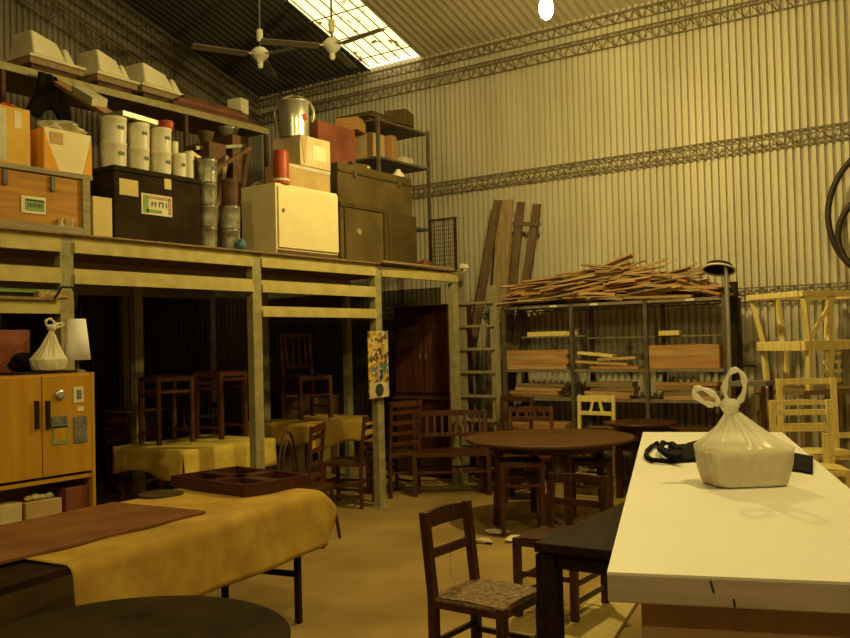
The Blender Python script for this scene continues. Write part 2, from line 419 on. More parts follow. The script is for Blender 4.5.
# black trunk
y0, y1, h = fr(114, 200, 172, SX, DK)
tr = thing('travel_chest', 'black trunk with a green and pink sticker, paint buckets standing on it', 'trunk', (SX-.33, (y0+y1)/2, DK))
w = y1-y0
MB().box((0,0,h/2-.02),(.66,w,h-.04)).build('body', M['trunk'], tr, bevel=.01)
MB().box((0,0,h-.02),(.68,w+.015,.04)).build('lid', M['black'], tr, bevel=.006)
def face_rect(px0, py0, px1, py1, par, X):
    a = P(px0, py0, X=X); b = P(px1, py1, X=X); l = Vector(par.location)
    return (a.y+b.y)/2-l.y, (a.z+b.z)/2-l.z, abs(b.y-a.y), abs(a.z-b.z)
cy, cz, w_, h_ = face_rect(119,178,138,197,tr,SX); MB().box((.332,cy,cz),(.004,w_,h_)).build('yellow_label', M['creamy'], tr)
cy, cz, w_, h_ = face_rect(164,175,171,190,tr,SX); MB().box((.332,cy,cz),(.004,w_,h_)).build('tape_strip', M['creamy'], tr)
cy, cz, w_, h_ = face_rect(141,191,172,219,tr,SX)
s_ = MB().box((.332,cy,cz),(.004,w_,h_*.86)).build('sticker', M['paper'], tr)
mb = MB(); mb.box((.336,cy-w_*.36,cz),(.003,w_*.16,h_*.72)); mb.box((.336,cy-w_*.1,cz-h_*.27),(.003,w_*.5,h_*.12)); mb.build('green_border', M['green'], s_)
mb = MB(); mb.box((.336,cy+w_*.06,cz+h_*.3),(.003,w_*.72,h_*.11)); mb.box((.336,cy+w_*.42,cz),(.003,w_*.08,h_*.7)); mb.build('pink_border', M['pink'], s_)
mb = MB()
for k in range(5): mb.box((.338,cy-w_*.17+k*w_*.12,cz+h_*.03),(.002,w_*.02,h_*.22)); 
mb.box((.338,cy-w_*.11,cz+h_*.06),(.002,w_*.08,h_*.03)); mb.box((.338,cy+w_*.13,cz+h_*.12),(.002,w_*.08,h_*.03)); mb.build('lettering', M['ink'], s_)
TT = DK+h
y0, y1, h = fr(93, 112, 197, SX+.02, DK)
tag(MB().box((0,0,h/2),(.03,y1-y0,h)).build('pale_board', M['creamy'], None, (SX+.02-.015,(y0+y1)/2,DK), bevel=.003), 'small pale yellow board standing between the wooden crate and black trunk', 'board')
# paint buckets
def bucket(px0, px1, pyt, base, label, X=SX-.15, m=M['white'], group='white paint buckets on the black trunk', name='paint_bucket', lid=M['white'], h=None, lab=True):
    a = P(px0, (pyt), X=X); b = P(px1, pyt, X=X); y = (a.y+b.y)/2
    dist = (Vector((X, y, 0))).length; rr = (px1-px0)/2/F_PX*(FW.dot(Vector((X,y,base))-CAM))
    top = P((px0+px1)/2, pyt, X=X).z; hh = h or (top-base)
    t = thing(name, label, 'bucket' if 'bucket' in name else 'tin', (X, y, base), rnd.uniform(-.2,.2), group)
    MB().lathe([(rr*.93,0),(rr*.93,.006),(rr*.97,hh*.5),(rr*.98,hh*.86),(rr*1.0,hh*.87),(rr*1.0,hh*.93),(rr*.97,hh*.935)], n=24).build('body', m, t)
    MB().lathe([(rr*1.02,hh*.93),(rr*1.03,hh*.985),(rr*.97,hh-.001),(rr*.9,hh-.004)], n=24).build('lid', lid, t)
    if lab:
        mb = MB()
        for k in range(4): mb.box((0,0,0),(.001,.001,.001)) if 0 else None
        for k in range(5):
            an = -.35+.13*k+TH*.3; r2 = rr*.985
            mb.box((r2*math.cos(an), r2*math.sin(an), hh*.55), (.006,rr*.09,hh*(.16 if k % 2 else .1)), Matrix.Rotation(an,3,'Z'))
        mb.build('printed_label', M['greyp'], t)
    return base+hh
def stack2(px0, px1, pm, pt, l1, l2, **kw):
    z = bucket(px0, px1, pm, TT, l1, **kw); bucket(px0, px1, pt, z, l2, **kw)
stack2(101,126,143,118,'white paint bucket at the left end of the trunk, under another','white paint bucket topmost at the left end of the bucket stack')
stack2(128,149,148,124,'white paint bucket second from left in the lower row on the trunk','white paint bucket second from left in the upper row, dark lettering')
stack2(150,171,152,129,'white paint bucket third from left in the lower row on the trunk','white paint bucket topmost at the right of the bucket stack, red lid above', X=SX-.15)
bucket(172,186,154,TT,'small white bucket right of the double bucket stack on the trunk')
bucket(184,194,152,TT,'narrow cream tub at the right end of the trunk top', X=SX-.12, lab=False)
tz = bucket(169,178,142,TT,'slim white tub behind the small white bucket on the trunk', X=SX-.30, lab=False)
a = P(166,129,X=SX-.15)
tag(MB().lathe([(.055,0),(.06,.02),(.06,.06),(.05,.07)],n=18).build('red_dome', M['red'], None, (SX-.15,P(166,129,X=SX-.15).y+.0,P(161,129,X=SX-.15).z)), 'red plastic cap on the topmost right paint bucket', 'cap')
# silver dish on buckets
t = thing('metal_tray', 'dented silver metal tray resting across the top of the paint buckets', 'tray', (SX-.16, P(127,116,X=SX-.15).y+.05, P(113,118,X=SX-.15).z+.004), R(8))
MB().box((0,0,.006),(.18,.36,.012)).build('base', M['tin'], t)
mb = MB()
for s_ in (-1,1): mb.bar((s_*.09,-.18,.02),(s_*.09,.18,.02),.012,.035); mb.bar((-.09,s_*.18,.02),(.09,s_*.18,.02),.012,.035)
mb.build('rim', M['tin'], t)
# tins, two columns
zz = DK; lb = ['bottom tin of the left tin column beside the black trunk','second tin from the bottom in the left tin column','third tin from the bottom in the left tin column','topmost tin of the left tin column, pale label']
for k, py in enumerate((227,205,183,159)):
    zz = bucket(197,217,py,zz,lb[k], X=SX-.05, m=M['tin'], group='stacked metal tins by the trunk', name='metal_tin', lid=M['tinlid'], lab=(k == 3))
zz = DK; lb = ['bottom tin of the short tin column beside the cream cabinet','upper tin of the short tin column beside the cream cabinet']
for k, py in enumerate((229,206)):
    zz = bucket(219,240,py,zz,lb[k], X=SX-.05, m=M['tin'], group='stacked metal tins by the trunk', name='metal_tin', lid=M['tinlid'], lab=False)
bucket(221,238,180,zz,'rusty brown can on top of the short tin column', X=SX-.05, m=M['rust'], group=None, name='rusty_tin', lid=M['rust'], lab=False)
tag(blob('blue_rag', '', '', (SX+.06, P(241,240,X=SX+.06).y, DK), (.03,.04,.05), M['blue'], 12, .3), 'small blue rag beside the lower tin and cream cabinet', 'rag')

# cream cabinet
y0 = P(275,181,X=SX+.05).y; y1 = P(337,195,X=SX+.05).y; zt = P(306,188,X=SX+.05).z
dp = .42; h = zt-DK; w = y1-y0
cb = thing('metal_cabinet', 'cream metal wall cabinet with one door standing on the platform edge', 'cabinet', (SX+.05-dp/2,(y0+y1)/2,DK))
MB().box((0,0,h/2),(dp,w,h)).build('body', M['cream'], cb, bevel=.006)
dr = MB().box((dp/2+.009,.005,h*.53),(.018,w-.03,h*.86)).build('door', M['cream'], cb, bevel=.004)
MB().box((dp/2+.022,-w/2+.075,h*.62),(.012,.022,.03)).build('lock', M['rack'], dr)
MB().box((dp/2-.004,0,h*.045),(.02,w-.02,h*.05)).build('plinth_gap', M['rust'], cb)
CBT = DK+h
# cartons on cabinet
t, d, w2, h2 = carton('cardboard_box', 'tan cardboard box on the cream cabinet, under the open cream carton', 289, 330, 167, CBT, SX-.02, .3, M['card'])
MB().box((.151,0,h2-.02),(.003,w2,.03)).build('tape_strip', M['tape'], t)
B2 = CBT+h2
t, d, w2, h3 = carton('cardboard_box', 'cream carton with folded flap on top of the tan box, pot above', 300, 330, 138, B2, SX-.01, .34, M['card2'])
mb = MB(); mb.add([(.172,-w2/2,h3),(.172,-w2/2+.1,h3),(.172,-w2/2+.05,.02),(.176,-w2/2,h3),(.176,-w2/2+.1,h3),(.176,-w2/2+.05,.02)],[(3,5,4),(0,1,2),(0,3,4,1),(1,4,5,2),(2,5,3,0)]); mb.build('torn_flap', M['card'], t)
MB().box((.172,.05,h3*.5),(.003,w2*.45,h3*.5)).build('printed_panel', M['paper'], t)
B3 = B2+h3
t = thing('red_canister', 'tall red cylinder standing on the cream cabinet', 'canister', (SX+.0, P(281,170,X=SX).y, CBT))
rr = 8/F_PX*FW.dot(Vector((SX,P(281,170,X=SX).y,2))); hz = P(281,151,X=SX).z-CBT
MB().lathe([(rr,0),(rr,hz*.93),(rr*.9,hz)],n=20).build('body', M['red'], t); MB().lathe([(rr*1.02,.03),(rr*1.02,.05)],n=20,cap=False).build('band', M['paper'], t)
# aluminium pot
pc = P(294,110,X=SX-.17); rr = 15/F_PX*FW.dot(pc)
t = thing('aluminium_pot', 'tall aluminium pot with hoop handle on top of the cartons', 'pot', (SX-.17, pc.y, B3))
zt = P(294,104,X=SX-.17).z-B3
MB().lathe([(rr*.95,0),(rr*.98,zt*.4),(rr,zt),(rr*1.06,zt+.008),(rr*1.06,zt+.014),(rr*.97,zt+.012),(rr*.93,zt*.3)],n=28).build('body', M['steel'], t)
mb = MB(); dv = Vector((math.cos(TH), math.sin(TH), 0))
mb.tube([dv*math.cos(a)*rr*1.3+Vector((0,0,zt-.10+math.sin(a)*.17)) for a in [math.pi*k/16*1.3-.45 for k in range(17)]], .014)
mb.build('handle', M['tin'], t)
MB().box((rr*.99,-.01,zt*.55),(.008,.05,.06),Matrix.Rotation(.5,3,'X')).build('red_sticker', M['red'], t)
# red-brown box
t, d, w2, h4 = carton('wooden_box', 'rust-red wooden box behind the pot on a dark cupboard', 318, 355, 125, B3-.35, -6.2, .4, M['redmetal'], cat='box')
# its support: dark cupboard behind the cabinet
y0, y1, _ = fr(300, 372, 165, -6.2, DK)
sp = thing('dark_cupboard', 'dark brown cupboard behind the cartons carrying the rust-red box', 'cupboard', (-6.5,(y0+y1)/2,DK))
MB().box((0,0,(B3-.35-DK)/2),(.66,y1-y0,B3-.35-DK)).build('body', M['olive2'], sp, bevel=.006)
a = P(345,113,X=-6.3); tag(MB().box((0,0,.07),(.25,.25,.14)).build('orange_box', M['plank'], None, (-6.3, a.y+.1, B3-.35+h4), .3), 'small orange-brown box on top of the rust-red box', 'box')
# dark cases
y0 = P(333,170,X=SX-.2).y; y1 = P(411,185,X=SX-.2).y; b0 = DK
y0b = P(340,205,X=SX).y; y1b = P(383,210,X=SX).y; h = P(360,205,X=SX).z-DK
t = thing('olive_case', 'olive-brown case with round badge beside the cream cabinet', 'case', (SX-.25,(y0b+y1b)/2,DK)); w=y1b-y0b
MB().box((0,0,h/2),(.5,w,h)).build('body', M['olive'], t, bevel=.008)
MB().box((0,0,h-.02),(.53,w+.02,.045)).build('lid', M['olive2'], t, bevel=.005)
pb = P(359,232,X=SX); mb=MB(); mb.lathe([(.035,-.004),(.035,.004),(.028,.006)],n=18)
o=mb.build('badge', M['post'], t); o.location=(.254,pb.y-t.location.y,pb.z-DK); o.rotation_euler=(0,R(90),0)
MB().box((.256,-w/2+.06,h*.5),(.012,.02,h*.9)).build('batten', M['olive2'], t)
hA = DK+h
y0c = P(384,215,X=SX).y; y1c = P(417,215,X=SX).y; h = P(400,214,X=SX).z-DK
t = thing('dark_case', 'dark brown square case at the right of the olive case', 'case', (SX-.25,(y0c+y1c)/2,DK)); w=y1c-y0c
MB().box((0,0,h/2),(.5,w-.02,h)).build('body', M['olive2'], t, bevel=.008)
MB().box((.256,-w*.35,h*.5),(.012,.02,h)).build('batten', M['olive'], t)
mt = max(hA, DK+h)
y0 = P(338,170,X=SX-.1).y; y1 = P(412,180,X=SX-.1).y; zt = P(375,170,X=SX-.1).z
t = thing('long_olive_trunk', 'long olive trunk lying across the two dark cases', 'trunk', (SX-.32,(y0+y1)/2,mt)); w=y1-y0; h=zt-mt
MB().box((0,0,h/2),(.44,w,h)).build('body', M['olive'], t, bevel=.01)
MB().box((.225,0,h*.8),(.012,w,.02)).build('lid_seam', M['olive2'], t)
for s_ in (-.3,.3): MB().box((.23,s_*w,h*.78),(.02,.04,.06)).build('latch', M['rack'], t)
TT2 = zt
a = P(385,168,X=SX-.3)
tag(MB().lathe([(.06,0),(.07,.05),(.03,.09),(.025,.11)],n=18).build('white_jug', M['white'], None, (SX-.25, P(398,167,X=SX-.25).y, TT2)), 'small white jug on the right end of the long olive trunk', 'jug')
t = thing('pipe_elbow', 'cream bent pipe lying on the left end of the long olive trunk', 'pipe', (SX-.28, P(362,165,X=SX-.28).y, TT2+.045))
MB().tube([(0,-.2,0),(0,0,0),(0,.05,.01),(.01,.085,-.0),(.02,.1,-.01)],.04,12).build('pipe', M['olive'], t)
MB().lathe([(.045,0),(.045,.02)],n=14).build('white_collar', M['white'], t, (0,.06,-.0))

# metal shelving at the end of the platform
shx0, shx1 = -6.9, -6.0
yL = P(357,150,X=-6.3).y; yR = P(428,150,X=-6.0).y
sh = thing('metal_shelving', 'dark metal shelving unit with junk behind the olive trunk', 'shelving', (0,0,DK))
ztop = P(400,128,X=-6.1).z-DK
for x in (shx0, shx1):
    for y in (yL, yR):
        MB().bar((x,y,0),(x,y,ztop+.02),.035,.035).build('post', M['rack'], sh)
shz = [.12, .55, ztop-.42, ztop]
for z in shz:
    MB().box(((shx0+shx1)/2,(yL+yR)/2,z-.012),(shx1-shx0,yR-yL,.024)).build('shelf', M['rack'], sh)
junk = [('cardboard_box','brown carton at the left on the middle metal shelf',M['card'],.2,.25,.3,2),
 ('wooden_box','narrow upright plank box on the middle metal shelf',M['plank'],.5,.12,.33,2),
 ('folded_sack','grey folded sack on the middle metal shelf at right',M['tape'],.8,.2,.12,2)]
for nm, lab, m_, f, s_, hh, lv in junk:
    tag(MB().box((0,0,hh/2),(.3,s_,hh)).build(nm, m_, None, (-6.3, yL+(yR-yL)*f, DK+shz[lv]), rnd.uniform(-.2,.2), bevel=.008), lab, 'box' if 'box' in nm else 'sack')
def flatpile(nm, lab, cat, x, y, z, n, m_, s=(.4,.5,.02)):
    zz = z
    for k in range(n):
        tag(MB().box((0,0,s[2]/2),s).build(nm, m_, None, (x+rnd.uniform(-.03,.03), y+rnd.uniform(-.03,.03), zz), rnd.uniform(-.12,.12)), lab, cat, lab if n > 1 else None); zz += s[2]+.001
    return zz
zz = flatpile('flat_board', 'thin dark board in the pile on top of the metal shelving', 'board', -6.3, (yL+yR)/2-.15, DK+ztop, 4, M['olive2'], (.5,.75,.02))
t = thing('cardboard_box', 'battered brown box topmost on the metal shelving', 'box', (-6.3, P(399,120,X=-6.3).y, zz), .3)
MB().box((0,0,.09),(.28,.3,.18)).build('body', M['olive'], t, bevel=.01); MB().box((.05,-.05,.185),(.14,.16,.012),Matrix.Rotation(.2,3,'X')).build('flap', M['card'], t)

tag(blob('red_bundle','','',(-5.75,P(424,248,X=-5.75).y,DK),(.07,.07,.07),M['redmetal'],4,.3),'rust-red cloth bundle at the far end of the platform','bundle')
tag(blob('green_bundle','','',(-5.62,P(428,252,X=-5.62).y+.1,DK),(.05,.05,.04),M['olive'],6,.3),'small olive bundle beside the red bundle at the platform end','bundle')
t = thing('mesh_panel','dark framed panel standing at the far end of the platform','panel',(-5.9,8.35,DK))
mb=MB(); a=P(430,230,Y=8.35).x+5.9; b=P(457,230,Y=8.35).x+5.9; zt=P(445,219,Y=8.35).z-DK
mb.bar((a,0,0),(a,0,zt),.02,.02); mb.bar((b-.02,0,0),(b-.02,0,zt),.02,.02); mb.bar((a,0,zt),(b,0,zt),.02,.02); mb.build('frame',M['black'],t)
mb=MB()
for k in range(14): x=a+(b-a)*(k+.5)/14; mb.bar((x,0,.0),(x,0,zt),.005,.005)
for k in range(12): z=zt*(k+.5)/12; mb.bar((a,0,z),(b-.02,0,z),.005,.005)
mb.build('mesh',M['black'],t)
# planks poking out over platform end
for k,(pa,pb,lab) in enumerate((((378,266),(462,266),'long thin pale plank lying along the platform edge toward the ladder'),((395,262),(455,262),'second pale plank lying on the far end of the platform'))):
    A=P(*pa,X=-5.42-.12*k); A.z=DK+.012+.0*k; B=P(*pb,X=-5.42-.12*k); B.z=DK+.012
    L_=(B-A).length; o=MB().box((0,0,0),(.09,L_,.022)).build('plank',M['plankv'],None,(A+B)/2,.03*(k*2-1)*-1); tag(o,lab,'plank')
t=thing('white_bracket','small white box lamp fixed at the end of the pale plank','lamp',(-5.38,P(464,266,X=-5.38).y,DK+.024))
MB().box((0,0,.025),(.06,.1,.05)).build('body',M['paper'],t,bevel=.004); MB().lathe([(.012,-.03),(.012,0)],n=10).build('bulb_holder',M['white'],t,(.015,-.02,0))

# ------------------------------------------------------------------ high shelf (left) with ivory mouldings
HX = -7.6; HZ = P(140,98,X=HX).z
hs = thing('high_shelf', 'long high steel shelf on thin uprights above the cartons', 'shelf', (0,0,DK))
ya, yb = 2.0, P(268,128,X=HX).y
MB().box((HX-.35,(ya+yb)/2,HZ-DK-.02),(.7,yb-ya,.03)).build('shelf_board', M['deck'], hs)
MB().bar((HX,ya,HZ-DK-.02),(HX,yb,HZ-DK-.02),.03,.07).build('front_rail', M['post'], hs)
for y in (P(4,100,X=HX).y, P(187,130,X=HX).y, yb-.02):
    for x in (HX-.02, HX-.68): MB().bar((x,y,0),(x,y,HZ-DK-.03),.04,.04).build('post', M['rust'], hs)
MB().box((HX-.35,(ya+yb)/2,.75),(.66,yb-ya,.02)).build('lower_shelf', M['rust'], hs)
t=thing('dark_coat','black coat hanging from the high shelf rail above the cartons','coat',(HX+.05,P(42,72,X=HX).y,HZ-.04))
MB().grid(lambda u,v: Vector((.03+.05*math.sin(v*math.pi)+.02*math.sin(u*14), (u-.5)*(.16+.28*v), -v*(.36+.05*math.sin(u*9)))),20,14).build('cloth_body',M['blackcloth'],t,solid=.03)
MB().tube([(0,-.0,.0),(.01,.0,.03),(.03,0,.0)],.006,6).build('hook',M['rack'],t)
def moulding(px0, px1, pyt, lab, X=HX-.22):
    y0=P(px0,pyt,X=X).y; y1=P(px1,pyt,X=X).y; w=y1-y0
    MBX=MB().box((0,0,.065),(.34,w*.8,.13)).build('flat_crate',M['rust'],None,(X-.15,(y0+y1)/2,HZ)); tag(MBX,('flat rusty brown crate under the ivory tray '+lab.replace('ivory moulded tray','').replace('right end of the three on','at the right on').replace('alone at the left end of','at the left of').strip()),'crate')
    t=thing('moulded_tray',lab,'tray',(X-.15,(y0+y1)/2,HZ+.13),R(3),'ivory moulded trays on the high shelf')
    MB().box((0,0,.03),(.42,w,.06)).build('base',M['plankv'],t,bevel=.01)
    MB().box((0,0,.075),(.46,w*1.05,.03)).build('rim',M['tray'],t,bevel=.01)
    mb=MB(); z0=.10; h=.25
    a=[(-.2,-w*.42,z0),(.2,-w*.42,z0),(.2,w*.18,z0),(-.2,w*.18,z0),(-.16,-w*.39,z0+h),(.13,-w*.38,z0+h),(.13,w*.10,z0+h*.72),(-.16,w*.10,z0+h*.72)]
    mb.add(a,[(0,3,2,1),(4,5,6,7),(0,1,5,4),(1,2,6,5),(2,3,7,6),(3,0,4,7)]); mb.build('basin_hood',M['tray'],t,bevel=.02)
    mb=MB(); a=[(-.15,w*.24,z0),(.15,w*.24,z0),(.15,w*.44,z0),(-.15,w*.44,z0),(-.08,w*.28,z0+.18),(.08,w*.28,z0+.18),(.08,w*.36,z0+.17),(-.08,w*.36,z0+.17)]
    mb.add(a,[(0,3,2,1),(4,5,6,7),(0,1,5,4),(1,2,6,5),(2,3,7,6),(3,0,4,7)]); mb.build('end_block',M['tray'],t,bevel=.02)
moulding(24,80,44,'ivory moulded tray alone at the left end of the high shelf')
moulding(92,134,70,'ivory moulded tray in the middle of the high shelf')
moulding(137,186,84,'ivory moulded tray right end of the three on the high shelf')
tag(MB().box((0,0,.09),(.2,.16,.18)).build('cream_box',M['tray'],None,(HX-.3,P(238,105,X=HX-.3).y,HZ+.2),.2,bevel=.01),'small cream box on the rusty sheets on the high shelf','box')
zz=HZ
for k in range(4):
    y0=P(172+6*k,115,X=HX).y; y1=P(262-4*k,120,X=HX).y
    tag(MB().box((0,0,.024),(.55-.05*k,y1-y0,.048)).build('rusty_sheet',M['rust'] if k%2 else M['redmetal'],None,(HX-.32,(y0+y1)/2,zz),.02*(k-1)),'rusty red-brown sheet in the stack at the right of the high shelf','sheet','rusty sheets stacked on the high shelf'); zz+=.05
# brown plank leaning under high shelf
A=P(56,82,X=HX+.06); B=P(113,117,X=SX-.35)
t=thing('brown_plank','orange-brown plank slanting down below the high shelf','plank',(0,0,0))
MB().bar(A,B,.1,.035).build('board',M['plank'],t); MB().bar(A+(B-A)*.45+Vector((0,0,.05)),A+(B-A)*.8+Vector((0,0,.05)),.12,.07).build('cream_wedge',M['tray'],t)

# ------------------------------------------------------------------ chairs
def chair(name, label, loc, rz, frame, seatm, w=.42, d=.40, sh_=.45, h=.85, top=.05, slats=(.62,), lean=.05, spindles=0, group=None, rot=None, lower=(.12,.22), cat='chair', pw=.034, vslat=False, sizes=None):
    t = thing(name, label, cat, loc, rz, group, rot)
    for s in (-1,1):
        mb=MB(); mb.bar((-d/2+.02,s*(w/2-pw/2),0),(-d/2+.02,s*(w/2-pw/2),sh_),pw,pw); mb.bar((-d/2+.02,s*(w/2-pw/2),sh_-.01),(-d/2+.02-lean,s*(w/2-pw/2),h),pw,pw*.9); mb.build('back_post',frame,t,bevel=.004)
        MB().bar((d/2-pw/2,s*(w/2-pw/2),0),(d/2-pw/2,s*(w/2-pw/2),sh_+.005),pw,pw).build('leg',frame,t,bevel=.004)
    def bx(z): return -d/2+.02-(lean*(z-sh_)/(h-sh_) if z > sh_ else 0)
    if top:
        mb=MB(); n=6
        mb.grid(lambda u,v: Vector((bx(h-.03)-.012*math.sin(u*math.pi)+(.008 if 0 else 0), -w/2+pw*.6+u*(w-pw*1.2), h-top-.01+v*(top+.012*math.sin(u*math.pi)))),8,1,False)
        mb.build('top_rail',frame,t,solid=.022)
    for z in slats:
        MB().bar((bx(z),-w/2+pw/2,z),(bx(z),w/2-pw/2,z),.018,.042).build('back_slat',frame,t,bevel=.003)
    if spindles:
        z0=(min(slats) if slats else sh_+.02); z1=h-top-.005
        for k in range(spindles):
            y=-w/2+(k+1)*w/(spindles+1)
            if vslat: y2=y*(.55)
            else: y2=y
            MB().bar((bx(z0),y2 if not vslat else y,z0),(bx(z1),y if not vslat else y*.55,z1),.028,.014,up=(1,0,0)).build('spindle',frame,t)
    if seatm is not None:
        mb=MB(); n=10
        mb.box((0,0,sh_-.012),(d-.02,w-.02,.03)); 
        mb.grid(lambda u,v: Vector((-d/2+.012+u*(d-.024),-w/2+.012+v*(w-.024), sh_+.004+.012*math.sin(u*math.pi)*math.sin(v*math.pi)+.004*abs(abs(u-.5)-abs(v-.5))*4)),n,n)
        mb.build('seat',seatm,t,bevel=.005)
        mb=MB()
        for s in (-1,1): mb.bar((-d/2+.03,s*(w/2-.014),sh_-.025),(d/2-.03,s*(w/2-.014),sh_-.025),.02,.03); mb.bar((s*(d/2-.014),-w/2+.03,sh_-.025),(s*(d/2-.014),w/2-.03,sh_-.025),.02,.03)
        mb.build('seat_frame',frame,t)
    for z in lower:
        for s in (-1,1): MB().bar((-d/2+.02,s*(w/2-pw/2),z),(d/2-.02,s*(w/2-pw/2),z),.018,.024).build('stretcher',frame,t)
    z=lower[-1]+.03 if lower else .2
    for s in (-1,1): MB().bar((s*(d/2-.018),-w/2+.02,z),(s*(d/2-.018),w/2-.02,z),.018,.024).build('stretcher',frame,t)
    return t

# foreground chair
fc = chair('rush_seat_chair','dark wooden chair with woven rush seat and a tied string in the foreground',(-2.15,3.54,0),R(-1),M['darkwood'],M['rush'],w=.39,d=.40,h=.83,slats=(.64,),top=.07,pw=.042,lean=.04)
MB().tube([(-.21,.0,.62),(-.20,.01,.66),(-.225,.02,.64),(-.20,.0,.60),(-.195,-.01,.52),(-.19,.02,.47)],.003,6).build('tied_string',M['tape'],fc)
# chairs round the black table and round table
chair('dining_chair','dark wooden chair standing between the rush seat chair and the black table',(-2.42,4.83,0),R(-90),M['darkwood'],M['darkwood'],w=.40,d=.46,h=.77,slats=(.6,),top=.04,pw=.042)
chair('wooden_stool','tall dark stool with two rails at the left front of the brown round table',P(522,532,Z=0),R(125),M['redwood'],M['darkwood'],w=.36,d=.34,h=.60,sh_=.60,top=0,slats=(),lean=0,lower=(.1,.38),cat='stool')
chair('wooden_stool','dark stool standing under the right side of the brown round table',P(592,522,Z=0),R(110),M['redwood'],M['darkwood'],w=.36,d=.34,h=.55,sh_=.55,top=0,slats=(),lean=0,lower=(.1,.3),cat='stool')
chair('spindle_chair','dark red chair with short turned spindles behind the brown round table',P(530,500,Z=0),R(-70),M['redwood'],M['redwood'],w=.46,h=.92,slats=(.8,),spindles=4,cat='chair')
chair('dining_chair','dark chair behind the round table in front of the rack boards',P(507,492,Z=0),R(-95),M['redwood'],M['darkwood'],w=.42,h=1.0,slats=(.6,.75),cat='chair')
# ladder back chairs near the posts
chair('ladder_back_chair','dark ladder-back chair with rush seat just inside the platform post',P(350,505,Z=0),R(200),M['redwood'],M['rush2'],w=.42,d=.42,h=.9,slats=(.58,.68,.78),cat='chair')
chair('ladder_back_chair','tall ladder-back chair in front of the post with the colourful poster',P(394,494,Z=0),R(165),M['redwood'],M['rush2'],w=.42,d=.42,h=1.0,slats=(.55,.66,.77,.88),cat='chair')
chair('wooden_bench','long dark red slatted bench in front of the ladder',P(452,493,Z=0),R(-55),M['redwood'],M['darkwood'],w=.82,d=.42,h=.86,slats=(.6,),spindles=9,cat='bench',pw=.05)
chair('dining_chair','dark chair between the long bench and the rack upright',P(492,480,Z=0)+Vector((0,.2,0)),R(-100),M['redwood'],M['darkwood'],w=.4,h=.95,slats=(.6,.72),cat='chair')
chair('pine_chair','pale yellow chair with two slanted back slats in front of the rack',(P(596,420,Y=8.62).x,8.45,0),R(-92),M['yellowpine'],M['yellowpine'],w=.42,d=.36,h=P(596,395,Y=8.65).z,top=.06,slats=(P(596,413,Y=8.65).z,),spindles=2,vslat=True,cat='chair',lean=.02,sh_=.6)

# ------------------------------------------------------------------ poster on post
y0=P(368,360,X=MX+.01).y; y1=P(388,360,X=MX+.01).y; z1=P(378,331,X=MX).z; z0=P(378,398,X=MX).z
t=thing('poster','narrow colourful collage poster with blue patch hanging on the platform post','poster',(MX+.012,(y0+y1)/2,z0)); w=y1-y0; h=z1-z0
MB().box((0,0,h/2),(.006,w,h)).build('sheet',M['card'],t)
cm=bpy.data.materials.new('collage_print'); cm.use_nodes=True; nt=cm.node_tree
vo=nt.nodes.new('ShaderNodeTexVoronoi'); vo.inputs['Scale'].default_value=26; tcn=nt.nodes.new('ShaderNodeTexCoord'); nt.links.new(tcn.outputs['Object'],vo.inputs['Vector'])
rp=nt.nodes.new('ShaderNodeValToRGB'); rp.color_ramp.interpolation='CONSTANT'
sx=nt.nodes.new('ShaderNodeSeparateColor'); nt.links.new(vo.outputs['Color'],sx.inputs[0]); nt.links.new(sx.outputs[0],rp.inputs[0])
cs=((0,(.55,.38,.06)),(.2,(.12,.06,.03)),(.38,(.6,.47,.24)),(.52,(.22,.20,.05)),(.66,(.42,.2,.07)),(.8,(.55,.45,.25)),(.92,(.75,.55,.05)))
for k,(p_,c_) in enumerate(cs):
    e=rp.color_ramp.elements[k] if k<2 else rp.color_ramp.elements.new(p_); e.position=p_; e.color=(*c_,1)
nt.links.new(rp.outputs[0],nt.nodes['Principled BSDF'].inputs['Base Color'])
t.children
SH=[c for c in kids(t) if c.name.startswith('sheet')][0]; SH.data.materials[0]=cm
MB().box((.004,0,h*.12),(.003,w*.92,h*.22)).build('lower_panel',M['card2'],t)
mb=MB()
for k in range(9): mb.box((.0045,w*(-.1+.05*k*(k%3-1)*.7+.12),h*(.28+.025*k)),(.003,w*.26,h*.06),Matrix.Rotation(.3*(k%2),3,'X'))
mb.build('blue_patch',M['blue'],t)
mb=MB()
for k in range(6): mb.box((.005,w*(-.05+.05*(k%2)),h*(.3+.05*k)),(.003,w*.16,h*.05))
mb.build('pink_patch',M['pink'],t)
o=MB().lathe([(w*.2,-.003),(w*.2,.003)],n=20).build('black_circle',M['ink'],t); o.location=(.007,0,h*.12); o.rotation_euler=(0,R(90),0)

# ------------------------------------------------------------------ orange cabinet on the left
OX=-5.0
y1=P(96,420,X=OX).y; y0=y1-1.45
zt=P(95,372,X=OX).z; zd=P(60,478,X=OX).z
oc=thing('orange_cupboard','orange veneered two-door cupboard with photos stuck on its right door','cupboard',(OX-.02,(y0+y1)/2,0)); w=y1-y0; dp=.34
mb=MB()
for yy in (-w/2+.012,w/2-.012): MB().box((-dp/2,yy,zt/2),(dp+.02,.024,zt)).build('side_panel',M['orange'],oc,bevel=.003)
MB().box((-dp/2,0,zt-.012),(dp,w-.05,.024)).build('top_panel',M['orange'],oc)
MB().box((-dp+.01,0,zt/2),(.012,w-.05,zt)).build('back_panel',M['card'],oc)
MB().box((-dp/2,0,zd-.012),(dp,w-.05,.024)).build('shelf',M['orange'],oc)
MB().box((-dp/2,0,zd-.24),(dp,w-.05,.024)).build('shelf',M['orange'],oc)
MB().box((-dp/2,w*.22,.15),(dp*.94,w*.5,.3)).build('lower_box',M['olive2'],oc)
mid=P(43,420,X=OX).y-(y0+y1)/2
